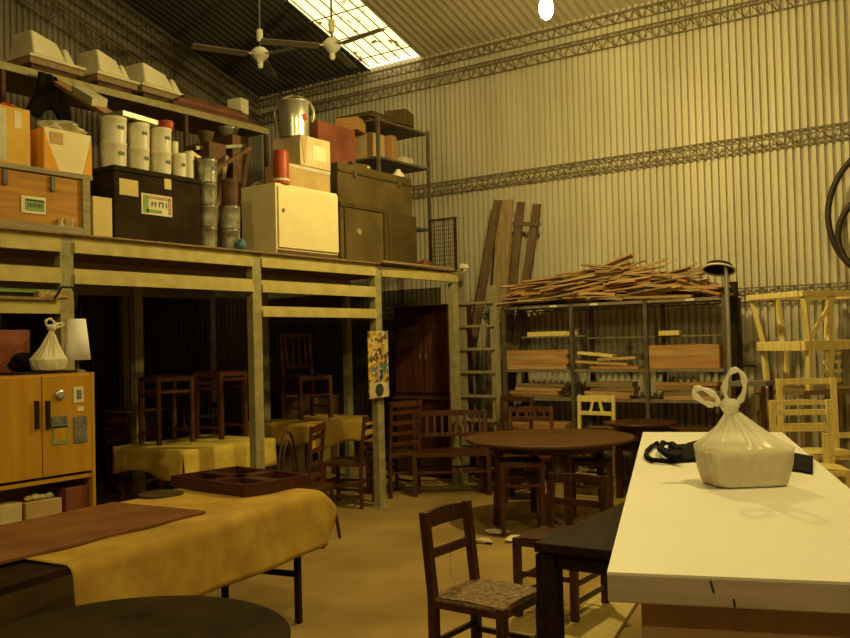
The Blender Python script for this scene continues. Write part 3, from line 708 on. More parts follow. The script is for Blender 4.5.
for a,b in ((-w/2+.026,mid-.003),(mid+.003,w/2-.026)):
    MB().box((.0,(a+b)/2,(zd+zt)/2+.002),(.022,b-a,zt-zd-.03)).build('door',M['orange'],oc,bevel=.003)
drs=[c for c in kids(oc) if c.name.startswith('door')]
for px,dd in ((37,drs[0]),(48,drs[1])):
    cy,cz,w_,h_=face_rect(px-2,401,px+2,429,oc,OX); MB().box((.020,cy,cz),(.02,.022,h_)).build('handle',M['black'],dd)
RD=drs[1]
def stuck(px0,py0,px1,py1,m_,nm,ring=None,th=.004,off=.014):
    cy,cz,w_,h_=face_rect(px0,py0,px1,py1,oc,OX)
    o=MB().box((off,cy,cz),(th,w_,h_)).build(nm,m_,RD)
    return cy,cz,w_,h_
stuck(74,387,84,402,M['paper'],'photo_card'); stuck(77,390,82,399,M['greyp'],'photo_picture',th=.007)
stuck(74,417,88,442,M['greyp'],'grey_photo'); stuck(52,417,68,427,M['greyp'],'grey_photo')
stuck(53,427,69,443,M['green'],'green_card'); stuck(55,429,67,440,M['orange'],'card_centre',th=.007)
cy,cz,w_,h_=face_rect(56,389,64,400,oc,OX)
o=MB().lathe([(.033,0),(.033,.01),(.02,.016)],n=18).build('round_badge',M['steel'],RD); o.location=(.014,cy,cz); o.rotation_euler=(0,R(90),0)
stuck(78,407,84,411,M['paper'],'paper_scrap')
def at_oc(px,py,X=OX-.1): return P(px,py,X=X)
sb=zd-.228
for k,(pa,pb,m_,lab,hh) in enumerate(((0,22,M['card2'],'shallow cream box on the open shelf under the left cupboard door',.11),(26,62,M['card'],'brown cardboard tray with white scraps under the cupboard doors',.10),(66,88,M['redmetal'],'dark reddish box at the right end of the cupboard open shelf',.15))):
    y0_=P(pa,495,X=OX-.04).y; y1_=P(pb,495,X=OX-.04).y
    tag(MB().box((0,0,hh/2),(.24,y1_-y0_,hh)).build('cardboard_box' if k else 'cream_box',m_,None,(OX-.16,(y0_+y1_)/2,sb+.001),bevel=.004),lab,'box')
for k,(px,r_) in enumerate(((28,.022),(35,.025),(42,.02),(49,.022))):
    tag(blob('cotton_ball','','',(OX-.10,P(px,480,X=OX-.1).y,sb+.101),(r_,r_*1.2,r_*.8),M['paper'] if k else M['creamy'],k,.15),'small crumpled white scrap in the cardboard tray under the cupboard doors','scrap','scraps in the cardboard tray')
# things on cupboard
zt2=zt
# tied bag
def tied_bag(name,label,loc,rx,ry,hb,neck,loop,m_,rz=0,n=40,sq=4.,solid=.0015,cat='bag'):
    t=thing(name,label,cat,loc,rz); r_=random.Random(5); ph=[r_.uniform(0,6.28) for _ in range(8)]
    prof=[(.80,0),(.87,.05),(.90,.12),(.98,.5),(1.04,1.0),(.98,1.06),(.80,1.22),(.60,1.42),(.42,1.62),(.27,1.85),(.15,2.05),(.085,2.2),(.08,2.3)]
    def fn(u,v):
        a=u*2*math.pi; k=v*(len(prof)-1); i=min(int(k),len(prof)-2); f=k-i
        r=prof[i][0]*(1-f)+prof[i+1][0]*f; z=prof[i][1]*(1-f)+prof[i+1][1]*f
        ex=sq if z<1.05 else max(2., sq-(z-1)*4)
        c,s=math.cos(a),math.sin(a); q=(abs(c)**ex+abs(s)**ex)**(-1/ex)
        wr=1+.02*math.sin(5*a+ph[0]+z*4)*min(1,z)+.012*math.sin(13*a+3*z)*(1 if z<1 else 0)+.010*math.sin(23*a-5*z)+ (.13*math.sin(9*a+ph[1]+z)+.11*math.sin(16*a+ph[2]-z*2)+.06*math.sin(29*a+z) )*max(0,min(1,(z-1.)*1.2))
        zz=z*hb if z<=1 else hb+(z-1)*neck/1.3
        sk=max(0,z-1.)
        return Vector((rx*r*q*c*wr, ry*r*q*s*wr+sk*ry*.22, zz))
    mb=MB(); mb.grid(fn,144,54); mb.build('plastic_film',m_,t)
    top=hb+neck; cy=1.3*ry*.22
    mb=MB(); mb.lathe([(.018,-.02),(.026,-.008),(.03,.0),(.024,.012),(.018,.022)],(0,cy,top-.005),14); mb.build('knot',m_,t)
    for (dy,tw,hh,wd_) in ((-.012,.0,loop,.026),(.05,.3,loop*.5,.026)):
        mb=MB(); pts=[]
        for k in range(17):
            a=-math.pi/2+2*math.pi*k/16+.0; pts.append(Vector((math.cos(a)*.012, cy+dy*1.0+math.cos(a)*wd_+ (dy*.9)*(.5+.5*math.sin(a)), top+hh/2+math.sin(a)*hh/2)))
        mb.tube(pts,[.008+.003*math.sin(k*1.9) for k in range(17)],8); mb.build('handle_loop',m_,t)
    return t
a=P(47,374,X=OX-.12)
tied_bag('plastic_bag','small white tied plastic bag on top of the orange cupboard',(OX-.12,P(49,372,X=OX-.12).y,zt2+.02),.095,.12,.07,.20,.05,M['paper'],.4,sq=2.2)
# lampshade on short lamp base
ly=P(78,340,X=OX-.12).y; sz0=P(78,360,X=OX-.12).z; sz1=P(78,319,X=OX-.12).z
t=thing('table_lamp','small lamp with white conical shade at the right end of the orange cupboard','lamp',(OX-.13,ly,zt2))
MB().lathe([(.05,0),(.05,.012),(.012,.02),(.01,sz0-zt2+.1)],n=18).build('base',M['rack'],t)
s2=MB().lathe([(.082,sz0-zt2),(.055,sz1-zt2)],n=28,cap=False).build('lamp_shade',M['shade'],t,solid=.002)
t=thing('dark_tray','flat black tray along the top of the orange cupboard under the bag','tray',(OX-.16,P(40,372,X=OX-.12).y,zt2))
MB().box((0,0,.008),(.22,.42,.016)).build('base',M['black'],t)
# move bag/lamp up onto tray is not needed: lamp beside tray
tag(blob('dark_bundle','','',(OX-.22,P(24,368,X=OX-.2).y,zt2+.016),(.06,.07,.06),M['blackcloth'],8,.3),'black cloth bundle beside the white bag on the cupboard','bundle')
t,d_,w_,h_=carton('brown_box','rust-brown box behind the dark bundle at the left on the cupboard',-30,30,330,zt2,OX-.25,.05,M['redmetal'])
# shelf things between beams at left
zb=1.945
ls=thing('rack_shelf_board','grey board laid on the lower beam at the left of the platform','board',(-5.9,2.75,zb)); MB().box((0,0,.009),(1.0,1.55,.018)).build('board',M['deck'],ls)
tag(MB().box((0,0,.02),(.12,.22,.04)).build('tan_block',M['plank2'],None,(-5.48,P(49,306,X=-5.48).y,zb+.018)),'small tan block on the lower beam at the left','block')
tag(MB().box((0,0,.012),(.16,.5,.024)).build('green_box_lid',M['green'],None,(-5.55,P(20,298,X=-5.55).y,zb+.05)),'thin dull green strip lying on the board between the left beams','strip')
tag(MB().box((0,0,.016),(.14,.45,.032)).build('dark_strip',M['black'],None,(-5.55,P(20,298,X=-5.55).y,zb+.018)),'flat black case under the dull green strip between the left beams','case')
t=thing('cable_loop','black cable looped around the left platform post','cable'); c=P(67,292,X=MX+.02)
MB().tube([c+Vector((.01,-.1,-.05)),c+Vector((.02,-.05,.03)),c+Vector((.03,.02,.03)),c+Vector((.02,.06,-.03)),c+Vector((.02,.05,-.1))],.008,8).build('cable',M['black'],t)

# ------------------------------------------------------------------ under the platform: tables and chairs
def clothed_table(name,label,clabel,c,sx,sy,T,rz,cm,drop,edge='+x'):
    t=thing(name,label,'table',(c[0],c[1],0),rz)
    MB().box((0,0,T-.015),(sx,sy,.03)).build('tabletop',M['brownwood'],t)
    for i in (-1,1):
        for j in (-1,1): MB().bar((i*(sx/2-.05),j*(sy/2-.05),0),(i*(sx/2-.05),j*(sy/2-.05),T-.03),.05,.05).build('leg',M['darkwood'],t)
    mb=MB(); r_=random.Random(int(c[0]*100)); p1,p2=r_.uniform(0,6),r_.uniform(0,6)
    mb.grid(lambda u,v: Vector((-sx/2+.02+u*(sx+.02), -sy/2-.01+v*(sy+.02), T+.006+.004*math.sin(9*u+p1)*math.sin(11*v+p2))),14,14)
    mb.grid(lambda u,v: Vector((sx/2+.04+u*.02+.015*math.sin(v*14+p1)*u, -sy/2-.01+v*(sy+.02), T+.006-u*(drop+.03*math.sin(v*7+p2)))),6,24)
    mb.grid(lambda u,v: Vector((-sx/2+.02+v*(sx+.02),-sy/2-.01-u*.02-.015*math.sin(v*12+p2)*u, T+.006-u*(drop*.8+.03*math.sin(v*7+p1)))),6,24)
    o=mb.build('cloth',cm,None,(c[0],c[1],0),rz,solid=.004); tag(o,clabel,'cloth')
    return t
c1=P(215,440,Z=.78); 
clothed_table('trestle_table','table under the platform left of the middle post, stools on top','bright yellow cloth over the table left of the middle platform post',(-6.35,5.45),.9,1.05,.76,0,M['cloth2'],.27)
clothed_table('trestle_table','table under the platform right of the middle post, chair on top','ochre cloth over the table right of the middle platform post',(-6.65,7.35),.9,1.1,.80,0,M['cloth'],.25)
def onT(px,py,T): return P(px,py,Z=T)
chair('wooden_stool','brown open stool at the right on the yellow-clothed table under the platform',(-6.28,5.72,.785),R(5),M['redwood'],M['redwood'],w=.36,d=.33,h=.6,sh_=.6,top=0,slats=(),lean=0,lower=(.1,.45,.5),cat='stool',pw=.04)
chair('wooden_stool','brown open stool at the left on the yellow-clothed table under the platform',(-6.38,5.18,.785),R(-8),M['redwood'],M['darkwood'],w=.36,d=.33,h=.58,sh_=.58,top=0,slats=(),lean=0,lower=(.1,.42),cat='stool',pw=.035)
chair('spindle_chair','brown spindle-back chair standing on the ochre-clothed table under the platform',(-6.62,7.25,.825),R(-18),M['redwood'],M['redwood'],w=.40,d=.42,h=.92,slats=(.55,),spindles=4,cat='chair',pw=.04)
for k,(x,y,rz,h,lab) in enumerate(((-7.9,6.0,20,.9,'dark chair deep under the platform behind the yellow-clothed table'),(-8.2,7.2,-30,.95,'dark chair against the far wall under the platform'),(-7.9,4.8,60,.9,'dark chair in the shadows at the left under the platform'),(-5.6,5.95,205,.9,'dark chair between the middle post and the ochre-clothed table'))):
    chair('ladder_back_chair',lab,(x,y,0),R(rz),M['redwood'],M['rush2'],h=h,slats=(.55,.67,.79))
for k,(x,y,sx_,sy_,z_,m_,nm,lab) in enumerate(((-8.6,5.2,.5,.6,.7,M['card'],'cardboard_box','brown box deep under the platform behind the left clothed table'),(-8.7,6.6,.4,.5,.9,M['olive'],'storage_bin','olive bin deep under the platform behind the middle post'),(-8.9,4.2,.5,.5,1.0,M['olive2'],'storage_bin','dark bin deep under the platform near the orange cupboard'),(-7.7,8.5,.5,.5,.95,M['card'],'cardboard_box','tall brown box under the platform by the back wall'))):
    t=thing(nm,lab,'box',(x,y,0)); MB().box((0,0,z_/2),(sx_,sy_,z_)).build('body',m_,t,bevel=.01); MB().box((0,0,z_+.012),(sx_+.02,sy_+.02,.022)).build('lid',M['creamy'] if k in (1,3) else m_,t)
# bent-wood hoops chair
t=thing('bentwood_chair','dark bentwood chair with looping arched back before the ochre cloth','chair',(-5.02,5.50,0),R(20))
MB().lathe([(.2,.43),(.21,.45),(.2,.465)],n=24).build('seat',M['darkwood'],t)
for i in (-1,1):
    for j in (-1,1): MB().tube([(i*.14,j*.14,.43),(i*.19,j*.19,0)],.015,8).build('leg',M['darkwood'],t)
for s_ in (.2,.12):
    MB().tube([(-.18,math.cos(math.pi*k/14)*s_,.44+math.sin(math.pi*k/14)*(.26+s_)) for k in range(15)],.013,8).build('back_hoop',M['darkwood'],t)
tag(blob('green_sack','','',P(318,482,Z=.25)*1.0,(.09,.09,.1),M['olive'],15,.2),'small dark green sack beside the ladder-back chair','sack')
G=[o for o in col.objects if o.name.startswith('green_sack')][0]; G.location=(P(318,500,Z=.0).x,P(318,500,Z=.0).y,0); G.scale=(1,1,2.)
# dark cupboard behind poster
t=thing('glazed_cupboard','tall dark brown cupboard standing behind the poster post near the ladder','cupboard',(-5.95,9.05,0),0)
a=P(392,340,Y=8.8).x; b=P(452,340,Y=8.8).x; w=b-a; t.location=((a+b)/2,9.0,0); zt=P(425,305,Y=8.8).z
MB().box((0,.05,zt/2),(w,.4,zt)).build('body',M['darkwood'],t,bevel=.008)
for s_ in (-1,1):
    dd=MB().box((s_*w*.25,-.16,zt*.72),(w*.46,.02,zt*.46)).build('door',M['redwood'],t,bevel=.004)
    MB().box((s_*w*.25,-.172,zt*.83),(w*.34,.012,zt*.12)).build('door_panel',M['brownwood'],dd)
    MB().box((s_*w*.05,-.18,zt*.7),(.015,.02,.08)).build('handle',M['brass'],dd)
MB().box((0,-.16,zt*.46),(w*1.02,.06,.03)).build('ledge',M['brownwood'],t)

# ------------------------------------------------------------------ ladder
LY=8.80
a0=P(458,272,Y=LY); a1=P(497,280,Y=LY)
t=thing('wooden_ladder','weathered wooden ladder standing at the end of the platform','ladder',((a0.x+a1.x)/2,LY,0)); hw=(a1.x-a0.x)/2
for s_,zt in ((-1,a0.z-.02),(1,P(497,285,Y=LY).z)):
    MB().bar((s_*(hw-.03),0,0),(s_*(hw-.03)*.92,.0,zt),.035,.10).build('stile',M['ladder'],t)
for k,py in enumerate((303,326,349,372,396,420,444,468)):
    z=P(477,py,Y=LY).z
    if z>0.05: MB().box((0,0,z),(hw*2-.07,.09,.028)).build('rung',M['ladder'],t)
# leaning boards
def lean(px_t,py_t,px_b,py_b,w,m_,nm,lab,Yt=9.48,Yb=9.3,th=.03):
    A=P(px_t,py_t,Y=Yt); B=P(px_b,py_b,Y=Yb)
    d_=(B-A); B2=A+d_*(A.z/(A.z-B.z)); 
    t=thing(nm,lab,'board',B2)
    MB().bar((0,0,0),A-B2,th,w,up=(1,0,0)).build('board',m_,t)
    return t,A-B2
def leanb(px_t,py_t,px_b,py_b,w,m_,nm,lab,Y=9.45):
    A=P(px_t,py_t,Y=Y); B=P(px_b,py_b,Y=Y-.1); d_=B-A; B2=A+d_*((A.z-.01)/(A.z-B.z)); v=A-B2
    t=thing(nm,lab,'board',B2)
    mb=MB(); mb.bar((0,0,0),v,w,.03,up=(0,1,0)); mb.build('board',m_,t); return t,v
leanb(498,200,482,292,.10,M['plankvd'],'leaning_board','narrow dark board leaning on the back wall beside the ladder')
leanb(506,200,500,292,.20,M['plankv'],'leaning_board','widest pale brown board leaning on the back wall behind the stick pile',9.5)
t,v=leanb(521,202,513,285,.10,M['plankvd'],'leaning_twin_boards','twin narrow boards joined by a crosspiece leaning on the back wall',9.5)
A=P(537,204,Y=9.5)-t.location; A2=A+ (Vector((P(525,285,Y=9.42).x,9.42,P(525,285,Y=9.42).z))-t.location-A)*1.05
B=P(525,285,Y=9.42)-Vector(t.location); MB().bar(A+(B-A)*2.6,A,.10,.03,up=(0,1,0)).build('board',M['plankvd'],t)
c=P(513,224,Y=9.46)-Vector(t.location); c2=P(540,224,Y=9.46)-Vector(t.location); MB().bar(c,c2,.05,.03,up=(0,1,0)).build('crosspiece',M['plankvd'],t)

# ------------------------------------------------------------------ board rack
RYF=8.90; RD_=.50
rx=[P(p,300,Y=RYF).x for p in (503,571,645,724)]
rk=thing('board_rack','grey steel shelving rack full of boards with loose sticks on top','rack',(0,RYF+RD_/2,0))
Z1=P(610,302,Y=RYF).z; Z1b=P(610,337,Y=RYF).z; Z2=P(610,369,Y=RYF).z; Z3=P(610,399,Y=RYF).z; Z4=.45
for x in rx:
    for s_ in (-1,1): MB().bar((x,s_*RD_/2,0),(x,s_*RD_/2,Z1),.045,.04).build('post',M['rack'],rk)
for i in range(3):
    for z in (Z1,Z1b,Z2,Z3,Z4):
        th=.03 if z!=Z1b else .015
        if z==Z1b and i==0: continue
        if z==Z1b: MB().box(((rx[i]+rx[i+1])/2,RD_*.3,z-th/2),(rx[i+1]-rx[i]-.045,.12,th)).build('shelf',M['rackwood'],rk)
        else: MB().box(((rx[i]+rx[i+1])/2,0,z-th/2),(rx[i+1]-rx[i]-.03,RD_,th)).build('shelf',M['rackwood'],rk)
for k,px in enumerate((553,594,690)):
    xx=P(px,303,Y=RYF).x; MB().box((xx,-RD_/2-.004,Z1-.016),(.09,.004,.022)).build('shelf_label',M['paper'],rk)
# boards
bn=0
def boardp(px0,px1,z,lab,m_,th,y=0,dep=.16,rz=0,grp=None,tilt=0):
    x0=P(px0,350,Y=RYF+.05).x; x1=P(px1,350,Y=RYF+.05).x
    o=MB().box((0,0,th/2),(x1-x0,dep,th)).build('plank',m_,None,((x0+x1)/2,RYF+.1+y,z),rz,bevel=.002); tag(o,lab,'plank',grp); o.rotation_euler[1]=tilt
    return z+th
WH=['bottom','second','third','top']
z=Z2+.001
for k in range(4): z=boardp(507-k,567+(k%2)*2,z,'orange-brown plank, %s of the stack in the left rack bay'%WH[k],M['plank'] if k%2 else M['plank2'],.052,rz=.01*(k-1),grp='plank stack in the left rack bay')+.001
z=Z2+.001
for k,(m_,th) in enumerate(((M['plank'],.07),(M['plank'],.06),(M['plank2'],.055),(M['plank'],.05))): z=boardp(650,720,z,'orange-brown plank, %s of the stack in the right rack bay'%WH[k],m_,th,rz=.006*(k-1),grp='plank stack in the right rack bay')+.001
z=Z2+.001
for k,(a,b,m_) in enumerate(((590,640,M['plank']),(576,628,M['plank2']),(598,636,M['plank2']),(578,612,M['yellowpine']))):
    z=boardp(a,b,z,'loose plank, %s of the untidy pile in the middle rack bay'%WH[k],m_,.03,rz=.05*(k-1.5),grp='loose planks in the middle rack bay',tilt=R((0,3,-2,6)[k]))+.016
# shelf 1b
o=boardp(524,573,P(548,336,Y=RYF).z,'bright yellow batten lying across the upper left rack bay',M['yellowpine'],.05,y=.06,dep=.05)
boardp(651,672,Z1b+.001,'short yellow offcut on the thin upper right rack shelf',M['yellowpine'],.05,y=.22,dep=.08)
MB().box(((P(524,336,Y=RYF).x+P(573,336,Y=RYF).x)/2,-.08,P(548,336,Y=RYF).z-.009),(rx[1]-rx[0]-.05,.12,.016)).build('shelf',M['rackwood'],rk)
for bay,(pa,pb) in enumerate(((506,567),(575,641),(649,720))):
    bn_=('left','middle','right')[bay]; z=Z3+.001
    for k in range(4):
        a=pa+rnd.uniform(0,16); b=pb-rnd.uniform(0,14)
        z=boardp(a,b,z,'mixed offcut, %s of the pile on the low shelf of the %s rack bay'%(WH[k],bn_),(M['plank3'],M['plank'],M['plank2'],M['plank3'])[(k+bay)%4],rnd.uniform(.03,.05),rz=rnd.uniform(-.04,.04),grp='offcuts on the low rack shelf')+.002
    z=Z4+.001
    for k in range(3):
        z=boardp(pa+rnd.uniform(0,12),pb-rnd.uniform(0,10),z,'wide dark board, %s of the pile at the bottom of the %s rack bay'%(WH[k],bn_),(M['plank3'],M['brownwood'],M['plank'])[(k+bay)%3],rnd.uniform(.05,.1),rz=rnd.uniform(-.03,.03),grp='boards at the bottom of the rack',dep=.3)+.002
# stick pile on top
protos=[]
for k,m_ in enumerate((M['plank'],M['plank2'],M['plank2'],M['plankv'])):
    o=MB().box((0,0,0),(1,1,1)).build('wood_stick',m_); tag(o,'thin rough wooden stick in the heap on top of the rack','stick','wooden sticks heaped on the rack'); protos.append(o)
prof=((500,287),(520,282),(540,277),(575,268),(612,260),(628,266),(660,261),(682,266),(690,276),(722,288))
def ptop(px):
    for (a,b),(c_,d_) in zip(prof[:-1],prof[1:]):
        if a<=px<=c_: return b+(d_-b)*(px-a)/(c_-a)
    return 300
used=set(); N=290
for i in range(N):
    px=rnd.uniform(512,708); zm=P(px,ptop(px),Y=RYF+.2).z-.02
    f=(i/N)**.9; z=Z1+.02+(zm-Z1-.02)*f*rnd.uniform(.75,1.0); Ln=rnd.uniform(.35,1.05)*(1-.25*f)
    x=P(px,300,Y=RYF+.2).x; x=max(rx[0]+Ln*.42,min(rx[3]-Ln*.42,x))
    y=RYF+.25+rnd.uniform(-.24,.2)*(1-.45*f)
    wd_=rnd.choice((.02,.03,.045,.06)); th=rnd.choice((.008,.014,.02))
    k=i%4
    o=protos[k] if k not in used else protos[k].copy()
    if k in used: col.objects.link(o)
    used.add(k)
    ang=rnd.gauss(0,.18)+(.1 if px<600 else -.05); ry=rnd.gauss(0,.07+.12*(f if 600<px<690 else 0))-(.10 if px<590 else (-.12 if px>680 else 0))
    ry=max(-.35,min(.35,ry)); zz=max(z, Z1+abs(math.sin(ry))*Ln/2+.02)
    o.location=(x,y,zz); o.rotation_euler=(rnd.uniform(-.5,.5),ry,ang); o.scale=(Ln,wd_,th)
t=None
# dish lamp on pole and pole at right end of the rack
b=P(729,400,Y=8.72); b.z=0
t=thing('floor_lamp','tall pole lamp with wide dark round shade at the right end of the rack','lamp',(P(728,330,Y=8.72).x,8.72,0))
zc=P(718,268,Y=8.72).z; cx=P(719,268,Y=8.72).x-t.location.x
MB().lathe([(.14,0),(.14,.02),(.03,.04)],n=20).build('base',M['rack'],t)
MB().tube([(0,0,.03),(0,0,zc-.05),(-.0,0,zc+.02)],.022,10).build('pole',M['steel'],t)
o=MB().lathe([(.145,-.02),(.15,-.012),(.12,.03),(.06,.045),(.03,.05)],n=28,cap=False).build('lamp_shade',M['black'],t,solid=.004); o.location=(cx,0,zc); o.rotation_euler=(R(-20),R(0),0)
o=MB().tube([(math.cos(a)*.147,math.sin(a)*.147,-.02) for a in [2*math.pi*k/28 for k in range(28)]],.010,8,True).build('shade_rim',M['white'],t); o.location=(cx,0,zc); o.rotation_euler=(R(-20),0,0)
A=P(732,282,Y=9.2)
t=thing('steel_post','dark square steel post standing behind the pole lamp','post',(A.x,9.2,0)); MB().box((0,0,A.z/2),(.09,.09,A.z)).build('column',M['black'],t)
MB().bar((.05,-.05,P(745,366,Y=9.15).z+.0),(.22,-.05,P(745,366,Y=9.15).z),.02,.02).build('hook',M['black'],t)

# ------------------------------------------------------------------ hoops on the wall
for r_,cx,cz,lab,y in ((.74,P(828,215,Y=9.5).x+.74,P(840,216,Y=9.5).z,'large dark hoop hanging on the back wall at the right edge',9.5),(.42,P(838,235,Y=9.42).x+.42,P(838,235,Y=9.42).z-.02,'smaller dark hoop hanging inside the large hoop',9.42)):
    t=thing('wooden_hoop',lab,'hoop',(cx,y,cz)); MB().tube([(math.cos(a)*r_,0,math.sin(a)*r_) for a in [2*math.pi*k/48 for k in range(48)]],.03,8,True).build('ring',M['tyre'],t)
    MB().bar((0,.0,r_),(0,D-y,r_+.02),.015,.015).build('hanger',M['rack'],t)

# ------------------------------------------------------------------ pale chairs at right
c=P(803,420,D=7.0/1.0); 
def at(px,z): 
    d_=FW+RT*((px-425)/F_PX); d_=Vector((d_.x,d_.y,0)); s=z/FW.xy.length**0; 
    q=P(px,340,D=z); return (q.x,q.y)
cz_=lambda py,px,z: P(px,py,D=z).z
x_,y_=at(801,6.5)
chair('pine_chair','pale unvarnished tall chair nearest the white worktop, slatted back to the room',(x_,y_+.15,0),R(-62),M['pine'],M['pine'],w=.455,d=.40,h=cz_(403,801,6.5),sh_=.62,top=.03,slats=(cz_(416,801,6.5),cz_(433,801,6.5)),lean=.02,lower=(.2,.35),cat='chair',pw=.045)
x_,y_=at(812,7.1)
chair('pine_chair','pale unvarnished tall chair standing just behind the nearest pale chair',(x_,y_+.08,0),R(-58),M['pine'],M['pine'],w=.48,d=.42,h=cz_(379,812,7.2),sh_=.66,top=.04,slats=(.85,),lean=.02,lower=(.2,.35),cat='chair',pw=.045)
x_,y_=at(843,6.6)
chair('pine_chair','pale chair cut off by the right edge, lower than its neighbours',(x_+.1,y_,0),R(-62),M['pine'],M['pine'],w=.42,d=.42,h=.85,sh_=.45,top=.03,slats=(.7,),lean=.02,cat='chair',pw=.04)
# bench table holding upturned chairs
bx_,by_=at(825,8.6)
T_=1.10
wb=thing('workbench','rough tall workbench by the back wall carrying the upturned pale chairs','table',(bx_+.25,by_+.1,0),R(0))
MB().box((0,0,T_-.02),(1.0,.62,.04)).build('benchtop',M['plank3'],wb)
for i in (-1,1):
    for j in (-1,1): MB().bar((i*.46,j*.27,0),(i*.46,j*.27,T_-.04),.06,.06).build('leg',M['plank3'],wb)
Zs=cz_(346,805,7.9); Zt=cz_(294,805,7.9)
q=P(803,340,D=7.9); fa2=TH+R(22); ex=Vector((math.cos(fa2),math.sin(fa2),0)); ey=Vector((-ex.y,ex.x,0)); FL_,FD_=.9,.55
cen=q+ex*FL_/2+ey*FD_/2
t=thing('bench_frame','unfinished pale bench frame lying upside down on the workbench, splayed legs up','bench',(cen.x,cen.y,T_),fa2)
wb.location=(cen.x,cen.y,0); wb.rotation_euler=(0,0,fa2)
zs=Zs-T_; ztp=Zt-T_
for s_ in (-1,1):
    MB().box((0,s_*FD_/2,zs),(FL_,.045,.085)).build('seat_rail',M['pine'],t,bevel=.004); MB().box((s_*FL_/2,0,zs),(.045,FD_-.045,.085)).build('seat_rail',M['pine'],t,bevel=.004)
    MB().bar((-FL_/2-.06,s_*(FD_/2+.05),ztp),(FL_/2+.06,s_*(FD_/2+.05),ztp),.045,.05).build('top_stretcher',M['pine'],t,bevel=.004)
    MB().bar((s_*(FL_/2+.05),-FD_/2-.03,ztp),(s_*(FL_/2+.05),FD_/2+.03,ztp),.045,.05).build('top_stretcher',M['pine'],t,bevel=.004)
    for xx in (-.42,-.15,.16,.42):
        MB().bar((xx*.94,s_*FD_/2,zs+.04),(xx*1.12,s_*(FD_/2+.045),ztp-.025),.048,.042).build('leg',M['pine'],t,bevel=.003)
        MB().bar((xx*.92,s_*FD_/2,zs-.04),(xx*.90,s_*(FD_/2-.02),.0),.048,.042).build('back_post',M['pine'],t,bevel=.003)
for k in range(4): MB().bar((-.2,-FD_/2+.02,.08+k*.08),(.0,-FD_/2+.02,.08+k*.08),.02,.03).build('ladder_slat',M['pine'],t)
MB().bar((-.38,-FD_/2,zs+.05),(-.12,-FD_/2-.05,ztp-.03),.03,.03).build('diagonal_brace',M['pine'],t)
MB().bar((.42,-FD_/2,zs+.05),(.24,-FD_/2-.05,ztp-.03),.03,.03).build('diagonal_brace',M['pine'],t)
# small clutter left of pale chairs
a=P(752,384,Y=8.9)
t=thing('side_table','small grey-topped table between steel post and pale chairs','table',(P(752,384,Y=8.3).x,8.3,0)); zt=P(752,381,Y=8.3).z
MB().box((0,0,zt-.02),(.32,.3,.04)).build('tabletop',M['wall2'],t)
for i in (-1,1):
    for j in (-1,1): MB().bar((i*.12,j*.12,0),(i*.13,j*.13,zt-.04),.035,.035).build('leg',M['darkwood'],t)

# ------------------------------------------------------------------ round tables
def round_table(name,label,c,r,T,m_,legs=4,th=.03):
    t=thing(name,label,'table',(c[0],c[1],0))
    MB().lathe([(r-.01,T-th),(r,T-th+.008),(r,T-.006),(r-.008,T)],n=56).build('tabletop',m_,t)
    MB().lathe([(r*.72,T-th-.07),(r*.72,T-th-.001)],n=40).build('apron',M['darkwood'],t)
    for k in range(legs):
        a=2*math.pi*(k+.5)/legs; MB().bar((r*.66*math.cos(a),r*.66*math.sin(a),0),(r*.62*math.cos(a),r*.62*math.sin(a),T-th-.02),.055,.055).build('leg',M['darkwood'],t)
    return t
cc=P(124,641,Z=.72); round_table('round_table','dark round table cut off by the bottom edge of the picture',cc,.50,.72,M['black'])
cc=P(549,436.5,Z=.75); round_table('round_table','large brown round table in the middle of the floor',cc,.74,.75,M['brownwood'])
round_table('round_table','dark round table behind the large brown one, near the rack',P(640,421.5,Z=.77),.36,.77,M['darkwood'],3)

# ------------------------------------------------------------------ black table
t=thing('black_table','black rectangular table with thick square legs beside the white worktop','table',(-1.53,4.24,0),R(2))
MB().box((0,0,.73),(.64,1.7,.04)).build('tabletop',M['blackwood'],t,bevel=.004)
MB().box((0,0,.675),(.58,1.62,.07)).build('apron',M['blackwood'],t)
for i in (-1,1):
    for j in (-1,1): MB().box((i*.275,j*.80,.35),(.085,.085,.70)).build('leg',M['blackwood'],t)

# ------------------------------------------------------------------ white worktop
T=1.15
nl=P(607,572,Z=T); fl=P(643,432,Z=T)
ax=(fl-nl).normalized(); nx=Vector((ax.y,-ax.x,0)); Lw=(fl-nl).length; Ww=.62
ang=math.atan2(nx.y,nx.x)
cen=nl+ax*Lw/2+nx*Ww/2
wt=thing('worktop_table','long white-topped workbench in the right foreground','table',(cen.x,cen.y,0),ang)
th=.052
MB().box((0,0,T-.003),(Ww,Lw,.006)).build('white_top',M['tabletop'],wt)
MB().box((0,0,T-.006-th/2),(Ww,Lw,th)).build('slab_edge',M['slabedge'],wt,bevel=.003)
mb=MB(); mb.bar((-Ww/2+.19,-Lw/2-.0015,T-.008),(-Ww/2+.195,-Lw/2-.0015,T-.03),.003,.004); mb.bar((-Ww/2+.23,-Lw/2-.0015,T-.04),(-Ww/2+.232,-Lw/2-.0015,T-.055),.003,.004); mb.build('crack',M['ink'],wt)
MB().box((.02,-Lw/2+.75,(T-.06)/2),(Ww-.08,1.38,T-.06)).build('cabinet_base',M['slabbody'],wt,bevel=.003)
